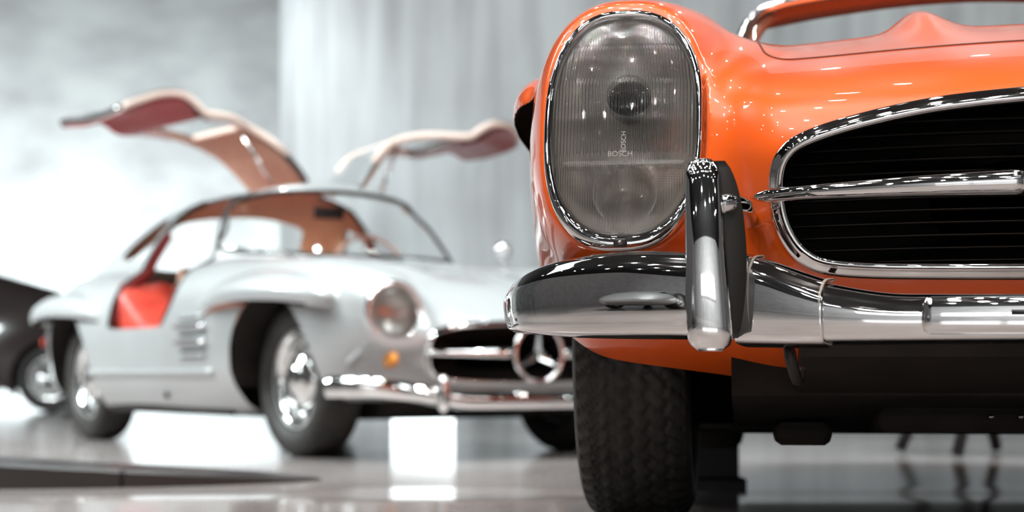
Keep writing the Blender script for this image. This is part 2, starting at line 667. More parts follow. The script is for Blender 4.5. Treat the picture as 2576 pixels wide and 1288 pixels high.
class Body:
    """The body of the sports car as an implicit surface in car space: x to the car's left, y from the nose backwards, z up."""

    def __init__(s, kind):
        s.kind = kind
        R = kind == 'roadster'
        s.zc = .748 if R else .70
        s.R = R
        dz = 0 if R else -.06
        if R:
            s.top = tab([-.1, 0, .06, .15, .3, .5, .7, 1.0, 1.5, 2.2, 3.0, 3.6, 4.1, 4.45, 4.7],
                        [.64, .665, .695, .735, .785, .847, .900, .944, .967, .92, .87, .82, .74, .62, .5])
            s.front = tab([.10, .18, .23, .27, .30, .36, .40, .50, .60, .65, .70, .75, .80, .9],
                          [.80, .53, .41, .29, .195, .10, .06, .02, .0, .0, .03, .11, .24, .5])
            s.plan = tab([0, .2, .4, .47, .54, .61, .70, .80, .95], [0, .008, .042, .066, .110, .150, .195, .25, .40])
        else:
            s.top = tab([-.1, 0, .06, .15, .3, .5, .7, 1.0, 1.5, 2.2, 3.0, 3.6, 4.1, 4.45, 4.7],
                        [.52, .56, .60, .655, .72, .78, .82, .865, .915, .90, .875, .82, .74, .62, .5])
            s.plan = tab([0, .2, .4, .5, .7, .95], [0, .008, .04, .07, .17, .38])
            s.front = tab([.10, .16, .20, .24, .27, .30, .34, .44, .54, .58, .62, .68, .74, .86],
                          [.62, .40, .26, .17, .12, .085, .045, .015, .0, .01, .05, .13, .24, .5])
        s.bot = tab([0, .5, 1.0, 1.4, 2.8, 3.5, 4.4], [.24, .24, .20, .165, .165, .22, .34])
        s.W = tab([0, .15, .3, .6, .9, 1.5, 2.4, 3.1, 3.6, 4.0, 4.4, 4.6], [.70, .79, .835, .862, .875, .875, .865, .88, .82, .70, .50, .35])
        s.prof = tab([.1, .17, .25, .33, .38, .55, .7, .8, .95], [.80, .87, .935, .982, .995, 1.0, .985, .94, .80])
        # front wing
        if R:
            s.fa = tab([.10, .15, .19, .25, .35, .5, .8, 1.3, 1.9], [.06, .105, .129, .152, .176, .192, .195, .18, .15])
            s.fb = tab([.10, .15, .19, .25, .35, .5, .8, 1.3, 1.9], [.12, .175, .205, .228, .252, .275, .28, .26, .22])
            s.fz = tab([0, .19, .35, .6, 1.0, 1.9], [.645, .642, .632, .618, .61, .60])
            s.fx = tab([0, .19, .5, 1.0, 1.9], [.702, .702, .676, .665, .68])
        else:
            s.fa = tab([.02, .07, .12, .2, .35, .5, .8, 1.3, 1.9], [.08, .12, .146, .168, .185, .195, .195, .18, .15])
            s.fb = tab([.02, .07, .12, .2, .35, .5, .8, 1.3, 1.9], [.08, .12, .152, .19, .225, .245, .255, .26, .22])
            s.fz = tab([0, .12, .2, .35, .6, 1.0, 1.9], [.602, .602, .60, .595, .60, .60, .60])
            s.fx = tab([0, .12, .5, 1.0, 1.9], [.61, .615, .67, .69, .69])
        s.ra = tab([2.3, 2.8, 3.2, 3.7, 4.2, 4.5], [.12, .17, .185, .165, .12, .05])
        s.rb = tab([2.3, 2.8, 3.2, 3.7, 4.2, 4.5], [.16, .26, .28, .24, .16, .07])
        # greenhouse (coupe)
        s.gw = tab([.6, .9, 1.0, 1.1, 1.2, 1.26, 1.30, 1.34], [.78, .715, .665, .600, .505, .40, .25, .10])
        s.gr = tab([.7, .85, .95, 1.1, 1.2, 1.26, 1.30, 1.4], [3.75, 3.60, 3.42, 3.12, 2.88, 2.66, 2.4, 2.0])

    def hull(s, x, y, z):
        X = np.abs(x)
        top = s.top(y) - .045 * sstep(X, .0, .75) * 1.0
        if s.R:
            top = top + .042 * np.exp(-((X - .205) / .050) ** 2) * sstep(y, .30, .85)
        else:
            top = top + .02 * np.exp(-((X - .205) / .06) ** 2) * sstep(y, .35, .8)
        f1 = (z - top) * .93
        plan = s.plan(X)
        if s.R:
            plan = plan + .06 * sstep(z, .35, .46) * sstep(X, .47, .62)
        f2 = (s.front(z) + plan - y) * .72
        f3 = X - s.W(y) * s.prof(z)
        f4 = s.bot(y) + .10 * sstep(X, .69, .86) * (1 - sstep(y, .45, .9)) * (1 if s.R else .5) - z
        f5 = (y - (4.50 - 1.2 * (z - .5) ** 2 - .35 * X ** 3)) * .8
        f = smax(f1, f2, .10)
        f = smax(f, f3, .10)
        f = smax(f, f4, .05)
        f = smax(f, f5, .12)
        return f

    def wing(s, x, y, z):
        X = np.abs(x)
        yy = y - (.30 * (z - .645) if s.R else .12 * (z - .60)) * (1 - sstep(y, .2, .6))
        a, b = s.fa(yy), s.fb(yy)
        u = np.abs((X - s.fx(yy)) / a)
        v = np.abs((z - s.fz(yy)) / b)
        n = 2.5
        rho = np.power(u ** n + v ** n, 1 / n)
        f = (rho - 1) * np.minimum(a, b) * .9
        y0 = .185 if s.R else .10
        f = smax(f, y0 - yy, .012)
        f = smax(f, y - 2.0, .2)
        # rear wing
        a, b = s.ra(y), s.rb(y)
        rho = np.sqrt(((X - .70 + .22 * sstep(y, 3.2, 4.5)) / a) ** 2 + ((z - .60) / b) ** 2)
        fr = (rho - 1) * a * .9
        fr = smax(fr, np.abs(y - 3.4) - 1.05, .15)
        return f, fr

    def brow(s, x, y, z):
        X = np.abs(x)

        def one(yc, sy, zc):
            q = (y - yc) / sy
            zz = z - (zc - .035 * q * q)
            rz = .086 if s.R else .095
            r = np.sqrt((X - .86) ** 2 / (.090 if s.R else .112) ** 2 + q ** 2 + zz ** 2 / rz ** 2)
            f = (r - 1) * rz
            return smax(f, (zc - (.034 if s.R else .038) - (0 if s.R else .035) * q * q) - z, .006)
        return np.minimum(one(.79 if not s.R else .90, .60 if not s.R else .52, s.zc), one(3.24, .56, s.zc))

    def base(s, x, y, z):
        f = s.hull(x, y, z)
        w1, w2 = s.wing(x, y, z)
        f = smin(f, w1, .085 if s.R else .10)
        f = smin(f, w2, .12)
        if not s.R:
            X = np.abs(x)
            g = (X - s.gw(z)) * .85
            yf = 1.43 + (z - .9) * .78 + .62 * X ** 2
            g = smax(g, (yf - y) * .78, .06)
            g = smax(g, (y - s.gr(z) + .35 * X * X) * .6, .08)
            g = smax(g, z - 1.318, .05)
            g = smax(g, .6 - z, .02)
            f = smin(f, g, .03)
        return f

    def f(s, x, y, z):
        f = smin(s.base(x, y, z), s.brow(x, y, z), .018 if s.R else .02)
        if s.R:
            X = np.abs(x)
            yy = y - .30 * (z - .645)
            n = np.power(np.abs((X - .702) / .127) ** 2.5 + np.abs((z - .639) / .199) ** 2.5, 1 / 2.5)
            cut = smax((n - 1) * .13, yy - .186, .004)
            f = smax(f, -cut, .006)
        return f


def poly_sd(px, py, P):
    """signed distance (negative inside) to closed polygon P."""
    d = np.full(px.shape, 1e9)
    inside = np.zeros(px.shape, bool)
    n = len(P)
    for i in range(n):
        ax, ay = P[i]
        bx, by = P[(i + 1) % n]
        ex, ey = bx - ax, by - ay
        wx, wy = px - ax, py - ay
        t = np.clip((wx * ex + wy * ey) / (ex * ex + ey * ey + 1e-12), 0, 1)
        d = np.minimum(d, np.hypot(wx - t * ex, wy - t * ey))
        c = ((ay > py) != (by > py)) & (px < (bx - ax) * (py - ay) / ((by - ay) if abs(by - ay) > 1e-12 else 1e-12) + ax)
        inside ^= c
    return np.where(inside, -d, d)


def oval(a, b, cz, n=64, p=2.5, ph=0):
    out = []
    for k in range(n):
        t = 2 * math.pi * k / n + ph
        c, s_ = math.cos(t), math.sin(t)
        out.append((a * math.copysign(abs(c) ** (2 / p), c), cz + b * math.copysign(abs(s_) ** (2 / p), s_)))
    return out


# ---------------------------------------------------------------- shared car parts
TYRE_R, TYRE_W = .335, .17


def tyre_mesh():
    nseg, prof = 300, []
    kx = 1.16
    # outline of the section: (radius, x)
    base = cr([(.205, -.055), (.235, -.078), (.275, -.088), (.305, -.082), (.322, -.068), (.332, -.05), (.3345, -.025), (.335, 0),
               (.3345, .025), (.332, .05), (.322, .068), (.305, .082), (.275, .088), (.235, .078), (.205, .055)], 6)
    V = []
    m = len(base)
    for k in range(nseg):
        a = 2 * math.pi * k / nseg
        for r, x in base:
            if r > .309:
                w_ = abs(x)
                per = 60
                zig = .006 * (2 * abs(((a * per / (2 * math.pi)) % 1) - .5) * 2 - 1)
                g = 0
                for gx in (-.052, -.026, 0, .026, .052):
                    g = max(g, 1 - abs(x - gx - zig) / .0035)
                # slanted sipes
                ph = (a * per / (2 * math.pi) + (abs(x) / .03)) % 1
                g = max(g, .8 * max(0, 1 - abs(ph - .5) / .16) * (1 if w_ > .028 else .35))
                r -= .008 * min(1, max(0, g) * 1.6)
            V.append((x * kx, r * math.cos(a), r * math.sin(a)))
    return V, grid_faces(nseg, m, True, False)


_ty = tyre_mesh()
_tm = None


def wheel_parts(root, name_x, y, side, style, hub_m=None):
    """Wheel as parts of the car: a tyre with rim, hub cap and slots below it. side = -1 car's right."""
    global _tm
    if _tm is None:
        t0 = mesh_obj('tyre', _ty[0], _ty[1], M_TYRE)
        _tm = t0.data
        bpy.data.objects.remove(t0)
    t = bpy.data.objects.new('tyre', _tm)
    COL.objects.link(t)
    t.parent = root
    t.location = (side * name_x, y, TYRE_R - .002)
    if side < 0:
        t.rotation_euler = (0, 0, math.pi)
    # after that rotation +x is always outboard
    rim = lathe([(.10, .0), (.15, .005), (.172, .018), (.18, .035), (.19, .055), (.205, .070), (.214, .074), (.214, .064), (.20, .05), (.19, -.06), (.215, -.066)], 56)
    o = mesh_obj('rim', rim[0], rim[1], M_HUB, t)
    cap = lathe([(.0, .098), (.012, .098), (.020, .094), (.045, .090), (.060, .086), (.066, .078), (.075, .070), (.095, .066), (.112, .058), (.124, .044), (.128, .03)], 56)
    mesh_obj('hub_cap', cap[0], cap[1], M_CHROME2, t)
    ring = lathe([(.170, .030), (.176, .050), (.188, .066), (.200, .072), (.206, .070), (.204, .060), (.19, .052)], 56)
    mesh_obj('trim_ring', ring[0], ring[1], M_CHROME2, t)
    for k in range(10):
        a = 2 * math.pi * (k + .5) / 10
        pts = []
        for q in range(12):
            b = 2 * math.pi * q / 12
            da, dr = .10 * math.cos(b), .013 * math.sin(b)
            r = .148 + dr
            pts.append((r * math.cos(a + da), r * math.sin(a + da)))
        V = [(.0245 - (0 if k < 12 else .01), p[0], p[1]) for p in pts] + [(.002, p[0], p[1]) for p in pts]
        Fc = [tuple(range(12))] + [(i, (i + 1) % 12, 12 + (i + 1) % 12, 12 + i) for i in range(12)]
        mesh_obj('slot', V, Fc, M_BLACK, t, False)
    if style == 'whitewall':
        ww = lathe([(.218, .0735), (.24, .083), (.262, .0895), (.28, .0905), (.282, .088)], 56)
        mesh_obj('whitewall', ww[0], ww[1], M_WHITEWALL, t)
    return t


def star_emblem(root, c, r, name='star_emblem'):
    """three-pointed star in a ring, facing -y"""
    ring = tube([(c[0] + r * math.cos(a), c[1], c[2] + r * math.sin(a)) for a in np.linspace(0, 2 * math.pi, 64, endpoint=False)], .011, 10, (0, 1, 0), True)
    o = mesh_obj('emblem_ring', ring[0], ring[1], M_CHROME, root)
    V, Fc = [], []
    for k in range(3):
        a = math.pi / 2 + k * 2 * math.pi / 3
        d = np.array([math.cos(a), math.sin(a)])
        n_ = np.array([-d[1], d[0]])
        b = len(V)
        tip = d * r
        w0 = .020
        for y_ in (-.014, .010):
            V.append((c[0] + n_[0] * w0, c[1] + (0 if y_ < 0 else y_), c[2] + n_[1] * w0))
            V.append((c[0] - n_[0] * w0, c[1] + (0 if y_ < 0 else y_), c[2] - n_[1] * w0))
        V.append((c[0] + tip[0] + n_[0] * .004, c[1], c[2] + tip[1] + n_[1] * .004))
        V.append((c[0] + tip[0] - n_[0] * .004, c[1], c[2] + tip[1] - n_[1] * .004))
        V.append((c[0], c[1] - .018, c[2]))
        V.append((c[0] + tip[0], c[1] - .006, c[2] + tip[1]))
        Fc += [(b + 0, b + 4, b + 7, b + 6), (b + 6, b + 7, b + 5, b + 1), (b + 0, b + 2, b + 4), (b + 1, b + 5, b + 3), (b + 2, b + 3, b + 5, b + 4)]
    st = mesh_obj('star', V, Fc, M_CHROME, root, False)
    return o


def headlight_common(root, cx, cz, y0, a, b, lean, p, sgn):
    """chrome bezel + fluted lens + reflector; cx is signed."""
    n = 72

    def ring(aa, bb, czz, dy):
        out = []
        for (u, v) in oval(aa, bb, czz, n, p):
            out.append((cx + u, y0 + lean * (v - cz) + dy, v))
        return out
    k = a / .111
    rings = [ring(a + .013, b + .020, cz - .006, .030), ring(a + .0135, b + .0205, cz - .006, -.002), ring(a + .011, b + .017, cz - .005, -.012),
             ring(a + .006, b + .010, cz - .003, -.017), ring(a + .001, b + .003, cz - .001, -.013), ring(a - .002, b - .001, cz, -.004), ring(a - .003, b - .002, cz, .008)]
    v, f = loft(rings, True, False)
    bz = mesh_obj('headlight_bezel', v, f, M_CHROME, root)
    return bz


# ---------------------------------------------------------------- structure
def floor_z(y):
    t = min(1, max(0, (y - 3.7) / 1.8))
    return -.07 * t * t * (3 - 2 * t)


def build_room():
    ys = [-13, -6, 0, 2.5] + list(np.linspace(3.2, 5.8, 40)) + [7, 10, 14, 19, 24.5]
    xs = np.linspace(-14, 12, 14)
    V = [(x, y, floor_z(y)) for x in xs for y in ys]
    o = mesh_obj('floor', V, [tuple(reversed(q)) for q in grid_faces(len(xs), len(ys))], M_FLOOR)
    o['kind'] = 'structure'

    def wall(name, pts, z0, z1, m, thick=.25, flipit=False):
        pts = np.array(pts, float)
        T = np.gradient(pts, axis=0)
        T /= np.linalg.norm(T, axis=1)[:, None]
        N_ = np.stack([-T[:, 1], T[:, 0]], 1) * (-1 if flipit else 1)
        out = pts + N_ * thick
        ring = np.concatenate([pts, out[::-1]])
        V = [(p[0], p[1], z0) for p in ring] + [(p[0], p[1], z1) for p in ring]
        n = len(ring)
        Fc = [(i, (i + 1) % n, n + (i + 1) % n, n + i) for i in range(n)]
        k = len(pts)
        for i in range(k - 1):
            j = n - 1 - i
            Fc.append((i, j, j - 1, i + 1))
            Fc.append((n + i, n + i + 1, n + j - 1, n + j))
        o = mesh_obj(name, V, Fc, m, None, False)
        o['kind'] = 'structure'
        me = o.data
        me.polygons.foreach_set('use_smooth', [abs(p.normal.z) < .5 for p in me.polygons])
        md = o.modifiers.new('split', 'EDGE_SPLIT')
        md.split_angle = math.radians(35)
        return o
    wall('wall_left', [(-13.8, 8.0), (-12.8, 16.0), (-10.5, 20.4), (-7.0, 22.3), (-3.5, 23.0), (0.5, 23.4), (3.0, 23.4)], -.3, 6.0, M_CONC2)
    # long curved concrete wall with a round end
    arc = [(-1.77 + .75 - .75 * math.cos(a), 13.35 - .75 * math.sin(a)) for a in np.linspace(-.5, math.pi * .42, 14)]
    rest = cr([arc[-1], (.2, 12.35), (1.6, 11.2), (3.2, 9.8), (5.2, 8.9), (8.5, 8.4), (11.8, 8.3)], 8)
    wall('wall_right', [tuple(p) for p in arc] + [tuple(p) for p in rest[1:]], -.3, 6.0, M_CONC)
    wall('wall_rear', [(11.8, -12.6), (0, -12.8), (-13.8, -12.6)], -.3, 6.0, M_GREYWALL)
    wall('wall_side', [(-13.7, -12.6), (-13.9, 0), (-13.7, 8.4)], -.3, 6.0, M_GREYWALL)
    wall('wall_far_side', [(11.7, 8.6), (11.9, 0), (11.7, -12.6)], -.3, 6.0, M_GREYWALL)
    v, f = box((-1, 5.4, 6.1), (27, 37, .2), .02)
    o = mesh_obj('ceiling', v, f, M_CEIL, None, False)
    o['kind'] = 'structure'
    # low lit panel at the foot of the curved wall, hidden behind the coupe
    v, f = box((-.615, 12.10, .38), (.43, .06, .9), .01)
    o = mesh_obj('light_panel', v, f, M_PANEL, None, False)
    o.rotation_euler = (0, 0, 0)
    o['label'] = 'white backlit panel glowing at the wall foot, seen below the silver coupe'
    o['category'] = 'light'
    # window band on the wall behind the photographer (seen only in reflections)
    for i, (x, ww) in enumerate([(-4.6, 2.4), (-1.9, 2.4), (.8, 2.4)]):
        v, f = box((x, -12.45, 2.0), (ww, .05, 1.5), .02)
        o = mesh_obj('window_%d' % (i + 1), v, f, M_WIN, None, False)
        o['kind'] = 'structure'


M_WIN = mat('window_light', (.5, .5, .5), .3, emit=(.95, .97, 1), estr=1.8)
build_room()

# low rounded plinth with a tapering dark edge on the left
def build_plinth():
    root = empty('floor_plinth', 'low dark glossy plinth with rounded end lying on the floor before the silver coupe', 'plinth')
    L, W_ = 1.34, .40
    for k, (a0, a1) in enumerate([(0, .768), (.776, L)]):
        rings = []
        out = []
        n = 26
        for q in range(n + 1):
            s_ = a0 + (a1 - a0) * q / n
            if k == 1 and s_ > L - W_ / 2 * 3:
                t = (s_ - (L - W_ / 2 * 3)) / (W_ / 2 * 3)
                hw = W_ / 2 * math.sqrt(max(1e-4, 1 - t * t))
            else:
                hw = W_ / 2
            h = .104 * (1 - s_ / L) ** .85 + .004
            x, y = -1.97 + s_, 5.36 + .45 * (s_ / L) ** 1.4
            y0 = floor_z(y) - .02
            e = min(.006, h * .4)
            zt = floor_z(y) + h
            rings.append([(x, y - hw, y0), (x, y - hw, zt - e), (x, y - hw + e, zt), (x, y + hw - e, zt), (x, y + hw, zt - e), (x, y + hw, y0)])
        v, f = loft(rings)
        o = mesh_obj('plinth_segment', v, f, M_PLINTH, root)
        md = o.modifiers.new('split', 'EDGE_SPLIT')
        md.split_angle = math.radians(30)


build_plinth()


# ---------------------------------------------------------------- the orange roadster
def car_matrix(O, yaw, pitch, piv=.8):
    Rz = Matrix.Rotation(math.radians(yaw), 4, 'Z')
    Rx = Matrix.Rotation(-math.radians(pitch), 4, 'X')
    A = Rz @ Rx
    pv = Vector((0, piv, 0))
    loc = Vector(O) + Rz @ pv - A @ pv
    return Matrix.Translation(loc) @ A


def bumper_mesh(x0, x1, plan, ztop, zbot, n=60, bulge=.035, depth=.060, lip=.010):
    """front bumper blade between two x stations; plan(x)->y of the face."""
    V = []
    P = np.array(plan)
    T = np.gradient(P, axis=0)
    T /= np.linalg.norm(T, axis=1)[:, None]
    for i in range(len(P)):
        nx, ny = T[i][1], -T[i][0]
        if ny > 0 and abs(T[i][0]) > .3:
            nx, ny = -nx, -ny
        zt, zb = float(ztop[i]), float(zbot[i])
        h = zt - zb
        M = bulge * .2
        sec = cr([(-depth, -.003), (-.036, 0), (-.020, -.0015), (-.009, -.006), (-.002, -.014), (M * .7, -.026), (M, -h * .42), (M * .95, -h * .60), (M * .75, -h * .74),
                  (M * .45, -h * .85), (M * .25, -h * .92), (-.001, -h * .975), (-.009, -h), (-.03, -h - .002), (-depth * .95, -h - .003)], 4)
        for o_, dz_ in sec:
            V.append((P[i][0] + nx * o_, P[i][1] + ny * o_, zt + dz_))
    return V, grid_faces(len(P), len(sec))


def build_roadster():
    Mx = car_matrix((.84, 2.40, 0), -8, 1.67)
    root = empty('roadster', 'orange open sports car close up at right, with upright oval headlight and chrome bumper', 'car', Mx)
    B = Body('roadster')
    f = B.f
    V, T = surface_net(f, (-.99, -.08, .10), (.99, 1.44, 1.04), .0085)
    # headlight openings
    hy = lambda x, y, z: np.maximum(poly_sd(np.abs(x) - .702, z, oval(.112, .180, .640, 40, 2.5)), y - .36)
    _, (V, T) = split(V, T, hy)
    # grille opening
    GP = [(.0, .651), (.12, .648), (.25, .636), (.36, .615), (.43, .594), (.458, .575), (.470, .545), (.468, .50), (.455, .46), (.428, .427), (.38, .410), (.25, .403), (.0, .400)]
    half = cr(GP, 6)
    loop = [tuple(p) for p in half] + [(-p[0], p[1]) for p in half[::-1][1:-1]]
    gg = lambda x, y, z: np.maximum(poly_sd(x, z, loop), y - .25)
    _, (V, T) = split(V, T, gg)
    # wing flares keep their own mesh, the rest is cut by the wheel arch
    gb = lambda x, y, z: B.brow(x, y, z) - .012
    (VF, TF), (V, T) = split(V, T, gb)
    (_, _), (VF, TF) = split(VF, TF, lambda x, y, z: np.maximum(z - .719 + 0 * y, .86 - np.abs(x)) * 1.0)
    arch = lambda x, y, z: np.maximum(np.hypot(y - .80, z - .335) - .375, .5 - np.abs(x))
    _, (V, T) = split(V, T, arch)
    # hood
    hp = cr([(.0, .298), (.15, .303), (.30, .318), (.42, .336), (.475, .37), (.492, .44), (.50, .60), (.505, .9), (.51, 1.30), (.50, 1.42)], 6)
    hl = [tuple(p) for p in hp] + [(-p[0], p[1]) for p in hp[::-1][:-1]]
    gh = lambda x, y, z: np.maximum(poly_sd(x, y, hl), .70 - z)
    (VH, TH), (V, T) = split(V, T, gh)
    gbl = lambda x, y, z: np.maximum(z - .205, .5 - y)
    VB, (V, T) = split(V, T, gbl)
    add_sdf('belly_pan', VB, f, M_UNDER, root)
    add_sdf('body', (V, T), f, M_ORANGE, root)
    add_sdf('hood', (VH, TH), f, M_ORANGE, root)
    for s_ in (-1, 1):
        (a, b), _ = split(VF, TF, lambda x, y, z: -s_ * x + .3)
        fl = add_sdf('wheel_arch_flare', (a, b), f, M_ORANGE, root)
        add_sdf('flare_shade_skin', (a, b), f, M_UNDER, fl, -.005, True)  # black inner skin that puts shade inside the hollow flare
    # rear half, coarser
    Vr, Tr = surface_net(f, (-.99, 1.44, .10), (.99, 4.62, 1.04), .022)
    cock = [(-.62, 1.72), (-.66, 2.0), (-.66, 2.7), (-.5, 2.95), (.5, 2.95), (.66, 2.7), (.66, 2.0), (.62, 1.72)]
    _, (Vr, Tr) = split(Vr, Tr, lambda x, y, z: np.maximum(poly_sd(x, y, cock), .6 - z))
    arch2 = lambda x, y, z: np.maximum(np.hypot(y - 3.2, z - .335) - .375, .5 - np.abs(x))
    (VF2, TF2), (Vr, Tr) = split(Vr, Tr, gb)
    _, (Vr, Tr) = split(Vr, Tr, arch2)
    VB, (Vr, Tr) = split(Vr, Tr, gbl)
    add_sdf('belly_pan', VB, f, M_UNDER, root)
    add_sdf('rear_body', (Vr, Tr), f, M_ORANGE, root)
    (_, _), (VF2, TF2) = split(VF2, TF2, lambda x, y, z: np.maximum(z - .719 + 0 * y, .86 - np.abs(x)))
    for s_ in (-1, 1):
        (a, b), _ = split(VF2, TF2, lambda x, y, z: -s_ * x + .3)
        a, b = keep_largest(a, b)
        fl = add_sdf('wheel_arch_flare', (a, b), f, M_ORANGE, root)
        add_sdf('flare_shade_skin', (a, b), f, M_UNDER, fl, -.005, True)  # dark skin standing in for shade under the rear flare
    # hood seam
    seam = []
    for x, y in [(p[0], p[1]) for p in hp[:-6]]:
        q = hit(f, (x, y, 1.3), (0, 0, -1), 0, .9)
        if q is not None:
            seam.append(q)
    seam = [(-p[0], p[1], p[2]) for p in seam[::-1][:-1]] + [tuple(p) for p in seam]
    seam = np.array(seam)
    v, fc = tube(seam, .0022, 6)
    mesh_obj('hood_seam', v, fc, M_DARKGAP, root)

    def nose_y(x, z):
        q = hit(f, (x, -.3, z), (0, 1, 0), 0, .9)
        return q[1] if q is not None else .2
    # grille frame: chrome moulding round the opening
    P = []
    for x, z in loop:
        o_ = 1.012
        xx, zz = x * 1.0, (z - .52) * 1.0 + .52
        P.append((xx, nose_y(xx * 1.012, .52 + (zz - .52) * 1.04) - .004, zz))
    P = np.array(P)
    for _ in range(6):
        P[:, 1] = (np.roll(P[:, 1], 1) + P[:, 1] * 2 + np.roll(P[:, 1], -1)) / 4
    prof = [(.0125 * math.cos(a) * (1 if abs(math.cos(a)) < 2 else 1), .010 * math.sin(a)) for a in np.linspace(0, 2 * math.pi, 16, endpoint=False)]
    # stepped moulding: outer bead + inner bevel
    prof = [(-.013, -.012), (-.012, .002), (-.009, .009), (-.004, .011), (.001, .008), (.003, .004), (.008, .003), (.012, -.003), (.0135, -.020)]
    v, fc = sweep(P, [(p[0], -p[1]) for p in prof], (0, 1, 0), True, False, None, False)
    mesh_obj('grille_frame', v, fc, M_CHROME, root)
    # dark box behind + slats
    bk = []
    for dy, sc in ((.0, 1.0), (.02, .99), (.16, .95), (.17, .5)):
        bk.append([(p[0] * sc, p[1] + dy, .525 + (p[2] - .525) * sc) for p in P])
    v, fc = loft(bk, True, False)
    fc.append(tuple(range(3 * len(P), 4 * len(P))))
    mesh_obj('grille_box', v, fc, M_GRILLE, root)
    for k in range(12):
        z = .418 + k * .0185
        hw = None
        xs = [x for x in np.linspace(0, .47, 95) if poly_sd(np.array([x]), np.array([z]), loop)[0] < -.004]
        if not xs:
            continue
        hw = xs[-1]
        if k in (7, ):
            pass
        path = [(x, .075 + float(B.plan(abs(x))), z) for x in np.linspace(-hw, hw, 26)]
        v, fc = sweep(path, [(-.012, -.0007), (.008, -.001), (.011, .0), (.008, .001), (-.012, .0007)], (0, 0, 1))
        mesh_obj('grille_slat', v, fc, M_GRILLE, root)
    # bar across the grille with the star in the middle
    for s_ in (-1, 1):
        path, sc = [], []
        for t in np.linspace(0, 1, 30):
            X = .508 - t * (.508 - .135)
            path.append((s_ * X, -.012 + float(B.plan(X)) - .012 * math.sin(t * 1.5), .513 + .004 * t))
            sc.append(.62 + .75 * t)
        sc[0] = .15
        sc[1] = .52
        pr = [(-.016, .0), (-.010, .011), (.003, .0145), (.012, .008), (.013, .0), (.012, -.008), (.003, -.0145), (-.010, -.011)]
        if s_ > 0:
            path = path[::-1]
            sc = sc[::-1]
        prr = [(q[0], q[1]) for q in pr]
        v, fc = sweep(path, prr, (0, 0, 1), False, True, sc)
        mesh_obj('grille_bar', v, fc, M_CHROME, root)
    star_emblem(root, (0, -.03, .517), .118)
    # ---- headlights
    for s_ in (-1, 1):
        bz = headlight_common(root, s_ * .702, .643, .185, .111, .176, .30, 2.5, s_)
        build_lens(bz, s_ * .702, .643, .185, .110, .175, .30)
    # ---- bumper
    zt = tab([0, .30, .40, .44, .50, .53, .56, .70, .80, .90], [.353, .357, .372, .385, .408, .416, .42, .429, .424, .405])
    zb = tab([0, .40, .52, .60, .72, .82, .90], [.297, .297, .300, .308, .312, .318, .335])
    plan_pts = cr([(0, -.105), (.2, -.098), (.4, -.072), (.55, -.035), (.68, .01), (.785, .07), (.854, .15), (.888, .25), (.900, .38), (.900, .55)], 40)

    def blade(x0, x1, name, grow=0.0, ends=None):
        for s_ in (-1, 1) if name != 'bumper_centre' else (1,):
            if name == 'bumper_centre':
                pp = [p for p in plan_pts if p[0] <= x1]
                pp = np.array([(-p[0], p[1]) for p in pp[::-1][:-1]] + [tuple(p) for p in pp])
            else:
                pp = np.array([(s_ * p[0], p[1]) for p in plan_pts if x0 <= p[0] <= x1])
                if s_ < 0:
                    pp = pp[::-1]
            al = np.abs(pp[:, 0])
            a_, b_ = zt(al), zb(al)
            if name == 'bumper_corner':
                # close the end towards the wheel
                endf = sstep(pp[:, 1], .38, .56)
                mid = (a_ + b_) / 2 + .01
                a_ = a_ + (mid - a_) * endf * .8
                b_ = b_ + (mid - b_) * endf * .8
            v, fc = bumper_mesh(0, 0, pp, a_ + grow, b_ - grow, bulge=.035 + grow)
            if grow:
                v = [(p[0], p[1] - grow, p[2]) for p in v]
            o = mesh_obj(name, v, fc, M_CHROME, root)
            md = o.modifiers.new('solid', 'SOLIDIFY')
            md.thickness = .003
            md.offset = -1
    blade(.0, .415, 'bumper_centre')
    blade(.405, .532, 'bumper_joint', .004)
    blade(.555, .90, 'bumper_corner')
    # rubber seals at the bumper joints
    for s_ in (-1, 1):
        for xx, gr, m in ((.412, .006, M_SEAL), (.508, .006, M_SEAL), (.592, .004, M_RUBBER)):
            yb = np.interp(xx, plan_pts[:, 0], plan_pts[:, 1])
            a_, b_ = float(zt(xx)) + gr, float(zb(xx)) - gr * .5
            vv, ff = bumper_mesh(0, 0, np.array([(s_ * (xx - .0018), yb - .001), (s_ * (xx + .0), yb), (s_ * (xx + .0018), yb + .001)]) if s_ > 0 else
                                 np.array([(-(xx + .0018), yb + .001), (-xx, yb), (-(xx - .0018), yb - .001)]), [a_] * 3, [b_] * 3, bulge=.035 + gr, depth=.026)
            vv = [(p[0], p[1] - gr * .8, p[2]) for p in vv]
            o = mesh_obj('bumper_seal', vv, ff, m, root)
            md = o.modifiers.new('solid', 'SOLIDIFY')
            md.thickness = .002
    # overriders
    for s_ in (-1, 1):
        rings = []
        for t in np.linspace(0, 1, 34):
            z = .281 + .266 * t
            # width and depth of the rounded section
            wd = (.0325 - .0085 * t)
            yf = -.112 - .012 * math.sin(math.pi * t) + .018 * t
            yb = yf + .050
            e = 1.0
            if t < .10:
                e = math.sqrt(max(0.02, 1 - ((.10 - t) / .10) ** 2))
            if t > .90:
                e = math.sqrt(max(0.02, 1 - ((t - .90) / .10) ** 2))
            xc = .562 + .012 * t
            ring = []
            for k in range(28):
                a = 2 * math.pi * k / 28
                c, q = math.cos(a), math.sin(a)
                p_ = 4.2
                u = math.copysign(abs(c) ** (2 / p_), c)
                w_ = math.copysign(abs(q) ** (2 / p_), q)
                yy = (yf + yb) / 2 + w_ * .025 * (.35 + .65 * e)
                bul = -.004 * (1 - u * u) if w_ < 0 else 0
                ring.append((s_ * (xc + u * wd * (.45 + .55 * e)), yy + bul, z))
            rings.append(ring)
        v, fc = loft(rings)
        if s_ < 0:
            fc = [tuple(reversed(q)) for q in fc]
